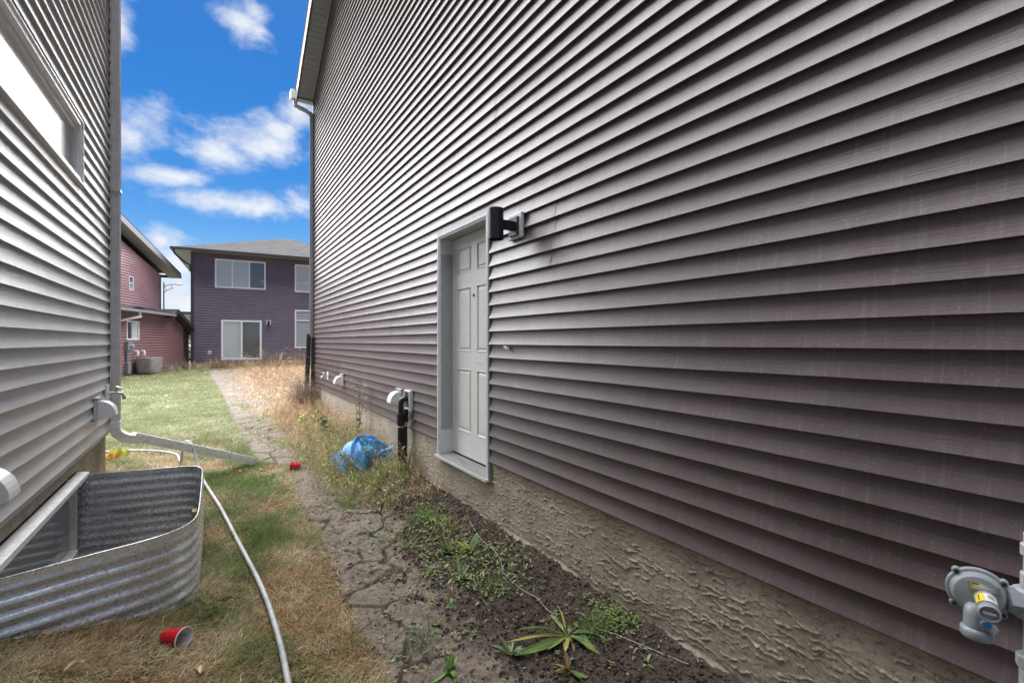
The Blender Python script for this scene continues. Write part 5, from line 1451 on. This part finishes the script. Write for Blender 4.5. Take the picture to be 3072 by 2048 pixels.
# grass tufts on soil
def tuft(x, y, n, h, lab, col, spread=.03, w=.003):
    az = RNG.uniform(0, 6.28, n); b = np.stack([x + RNG.normal(0, spread, n), y + RNG.normal(0, spread, n), np.zeros(n)], 1); b[:, 2] = ground_h(b[:, 0], b[:, 1])
    v, f, c = ribbons(b, az, RNG.normal(1.1, .3, n), RNG.uniform(.2, 1.6, n), RNG.uniform(.5, 1.2, n) * h, np.full(n, w * 1.5), np.array(col) * 1.35 * RNG.uniform(.6, 1.4, (n, 1)), 4, jit=RNG.normal(0, .2, (n, 4)))
    t = thing('grass_tuft', (x, y, gz(x, y)), lab, 'grass tuft', 'grass tufts on the bare soil')
    fast_mesh('blades', v, f, 'blade_mat', t, c)['kind'] = 'stuff'


tuft(1.16, 3.22, 16, .22, 'tall single tuft of green and yellow grass standing on the bare soil', (.18, .24, .07), .012, .007)
tuft(1.44, 3.55, 130, .17, 'bushy green tuft against the foundation below the door', (.12, .2, .04), .06)
tuft(1.52, 3.28, 90, .11, 'yellowish tuft in front of the bushy tuft near the foundation', (.26, .25, .09), .07)
tuft(1.38, 2.35, 60, .14, 'thin arching grass tuft on dark crumbs right of centre', (.13, .2, .07), .035)
tuft(1.03, 4.35, 70, .14, 'grass tuft at the top of the cracked clay near the far cup', (.2, .26, .06), .05, .004)
tuft(.86, 2.18, 110, .08, 'dark green grass tuft overlapping the big crack', (.08, .13, .04), .05)
tuft(1.06, 3.46, 30, .10, 'little tuft beside the grey green rosette on the clay', (.14, .2, .06), .02)
tuft(1.58, 1.72, 120, .15, 'feathery green tuft right of the dock plant', (.13, .2, .06), .04)
tuft(1.30, 2.72, 60, .07, 'low yellow green tuft in the middle of the soil bed', (.24, .27, .08), .05)
tuft(1.33, 4.15, 110, .12, 'grass tuft at the front of the wall side weeds', (.2, .22, .07), .07, .004)


# leafy sapling and chickweed patches
def leafcloud(pts, L, W, cols_, n_el=(-.4, .9)):
    out = []
    for p in pts: out.append(leaf_geo(p, random.uniform(0, 6.28), random.uniform(*n_el), .5, L * random.uniform(.6, 1.2), W * random.uniform(.7, 1.2), random.choice(cols_), segs=3, shape='oval'))
    return merge(out)


def sapling(x, y, h, lab, stems=3, n=120, L=.055, W=.017, cols_=(G1, G2, Y1), sp=.09, spread_top=.5):
    z = gz(x, y); t = thing('sapling', (x, y, z), lab, 'plant', 'leafy saplings in the weeds'); pts = []; mb = MB()
    for k in range(stems):
        top = np.array([x + random.uniform(-sp, sp), y + random.uniform(-sp, sp), z + h * random.uniform(.75, 1)])
        path = smooth_path([(x + random.uniform(-.02, .02), y, z), (x + (top[0] - x) * .3 + random.uniform(-.02, .02), y + (top[1] - y) * .3, z + h * .4), top], 5)
        mb.tube(path, [.006 - .004 * i / len(path) for i in range(len(path))], 6)
        for _ in range(n // stems):
            i = random.randint(int(len(path) * .35), len(path) - 1); pts.append(path[i] + np.array([random.gauss(0, .028), random.gauss(0, .028), random.gauss(0, .015)]))
    mb.build('stem', 'wood_tan', t)
    v, f, c = leafcloud(pts, L, W, cols_); o = fast_mesh('foliage', v, f, 'leaf_mat', t, c, smooth=True); o['kind'] = 'stuff'


sapling(1.66, 6.55, .88, 'tall thin leafy sapling against the brown wall behind the blue bag')
sapling(1.22, 7.6, .50, 'yellow green leafy plant rising from dry weeds', n=90, cols_=((.38, .42, .05), (.28, .36, .05)), sp=.12, L=.07)
sapling(1.35, 7.0, .38, 'darker green leafy plant beside the yellow green one', n=60, cols_=(G1, (.07, .16, .06)), sp=.08, L=.08, W=.03)
sapling(1.48, 8.4, .45, 'small bright green sapling near the far vent hood', stems=2, n=40, cols_=((.12, .3, .04),), sp=.04, L=.07)
sapling(1.52, 5.25, .34, 'slender green weed stalk growing in front of the blue bag', stems=4, n=110, cols_=(G1, G2), sp=.10, L=.045, W=.009)
sapling(1.72, 4.72, .36, 'dry pale weed with thin stalks in front of the black drain pipe', stems=6, n=90, cols_=((.3, .27, .18), G2), sp=.10, L=.035, W=.006)
sapling(1.28, 5.2, .28, 'green leafy weed left of the blue bag', stems=5, n=150, cols_=(G1, G2, (.2, .22, .08)), sp=.14, L=.045, W=.010)
for (cx, cy, rx, ry, n, lab) in ((1.72, 1.72, .13, .15, 330, 'chickweed patch with tiny leaves at the bottom edge by the foundation'), (1.42, 2.95, .13, .20, 220, 'low mat of small yellow green leaves in the soil bed near the foundation'), (1.18, 2.78, .09, .10, 110, 'small mat of pale moss like leaves on the soil'), (1.22, 3.0, .07, .1, 80, 'thin moss like patch beside the broad leaved weed')):
    pts = [(cx + random.gauss(0, rx * .5), cy + random.gauss(0, ry * .5)) for _ in range(n)]
    pts = [(a, b, gz(a, b) + random.uniform(.004, .03)) for a, b in pts if a < XR - .03]
    v, f, c = leafcloud(pts, .018, .006, ((.16, .24, .06), (.24, .28, .09), (.12, .2, .05)), (-.1, .6))
    tag(fast_mesh('ground_cover', v, f, 'leaf_mat', cols=c, smooth=True), kind='stuff', label=lab, cat='ground cover')
pts = []
while len(pts) < 900:
    a, b = random.uniform(.7, 1.80), random.uniform(1.2, 4.6)
    if float(fbm(np.array([a * 3.3 + 2]), np.array([b * 3.3]), 3)[0]) > .5 or random.random() < .08:
        for _ in range(random.randint(2, 6)): pts.append((a + random.gauss(0, .012), b + random.gauss(0, .012)))
pts = [(a, b, gz(a, b) + random.uniform(.003, .02)) for a, b in pts]
v, f, c = leafcloud(pts, .030, .0065, ((.16, .22, .07), (.26, .27, .10), (.12, .19, .06), (.34, .27, .14), (.18, .22, .14)), (-.1, .7))
tag(fast_mesh('seedlings', v, f, 'leaf_mat', cols=c, smooth=True), kind='stuff', label='scattered seedlings and torn leaves over the bare soil bed', cat='seedlings')
pts = []
while len(pts) < 800:
    a, b = random.gauss(1.32, .26), random.uniform(3.95, 7.2)
    if a < 1.79 and a > .85 and math.hypot((a - 1.38) / .28, (b - 5.3) / .42) > 1: pts.append((a, b, gz(a, b) + abs(random.gauss(0, .09))))
v, f, c = leafcloud(pts, .045, .010, ((.14, .24, .06), (.24, .31, .09), (.34, .34, .12), (.10, .18, .05), (.42, .26, .13), (.10, .16, .05)), (-.6, 1.0))
tag(fast_mesh('weed_leaves', v, f, 'leaf_mat', cols=c, smooth=True), kind='stuff', label='mixed green and yellow weed leaves around the blue bag', cat='weeds')
for (cx, cy, rx, ry, n, lab) in ((1.46, 3.45, .10, .22, 300, 'ferny green weeds against the foundation right of the door sill'), (1.50, 2.62, .12, .22, 260, 'ferny green weeds beside the string on dark soil'), (1.30, 2.45, .10, .14, 130, 'sparse green weeds in the middle of the soil')):
    pts = [(cx + random.gauss(0, rx), cy + random.gauss(0, ry)) for _ in range(n)]
    pts = [(a, b, gz(a, b) + abs(random.gauss(0, .035))) for a, b in pts if a < XR - .04]
    v, f, c = leafcloud(pts, .036, .0055, ((.17, .30, .06), (.26, .34, .10), (.36, .38, .14), (.13, .22, .05)), (-.2, 1.2))
    tag(fast_mesh('ground_cover', v, f, 'leaf_mat', cols=c, smooth=True), kind='stuff', label=lab, cat='ground cover')
# string in the soil
st_ = [(1.70, 3.25), (1.62, 2.95), (1.60, 2.75), (1.56, 2.55), (1.50, 2.45), (1.49, 2.25), (1.53, 2.1), (1.52, 1.95), (1.62, 1.86), (1.60, 1.75), (1.64, 1.62), (1.66, 1.5), (1.75, 1.3)]
sp_ = smooth_path([(a + random.gauss(0, .012), b, gz(a, b) + .016) for a, b in st_], 8)
tag(MB().tube(sp_, .0011, 6).build('string', 'cable_white'), 'thin white string trailing over the dark soil beside the foundation', 'string')
# dry leaves
for k, (x, y, lab, a) in enumerate(((-.52, 2.62, 'small curled dry leaf on brown grass below the window well', 40), (-.05, 2.50, 'pale dry leaf on the grass left of the hose near the bottom', 100), (.42, 4.85, 'pale crumpled dry leaf on the lawn right of the hose', 10), (-.60, 2.10, 'dry curled leaf at the bottom left of the lawn', 70), (.50, 6.1, 'crumpled pale dry leaf by the end of the downspout extension', 200), (.27, 6.12, 'orange brown dry leaf under the downspout extension', 150))):
    v, f, c = leaf_geo((x, y, gz(x, y) + .03), R(a), .15, .5, .075, .020, (.52, .40, .24) if k < 5 else (.55, .22, .07), shape='oval', fold=.7, wave=.4)
    tag(fast_mesh('dry_leaf', v, f, 'leaf_mat', cols=c, smooth=True), lab, 'leaf', 'dry leaves on the lawn')
# shrub far in the gap between houses
p = FAR(569, 1066, 34); pts = [tuple(np.array([p[0], p[1], 0]) + [random.gauss(0, .35), random.gauss(0, .3), random.uniform(.3, 1.6)]) for _ in range(500)]
v, f, c = leafcloud(pts, .14, .05, (G1, G2, (.2, .3, .08)))
t = thing('shrub', (float(p[0]), float(p[1]), .15), 'green shrub in the gap between the red and purple houses', 'shrub'); o = fast_mesh('foliage', v, f, 'leaf_mat', t, c); o['kind'] = 'stuff'
MB().tube([(p[0], p[1], .1), (p[0], p[1], 1.1)], .03, 6).build('trunk', 'wood_tan', t)
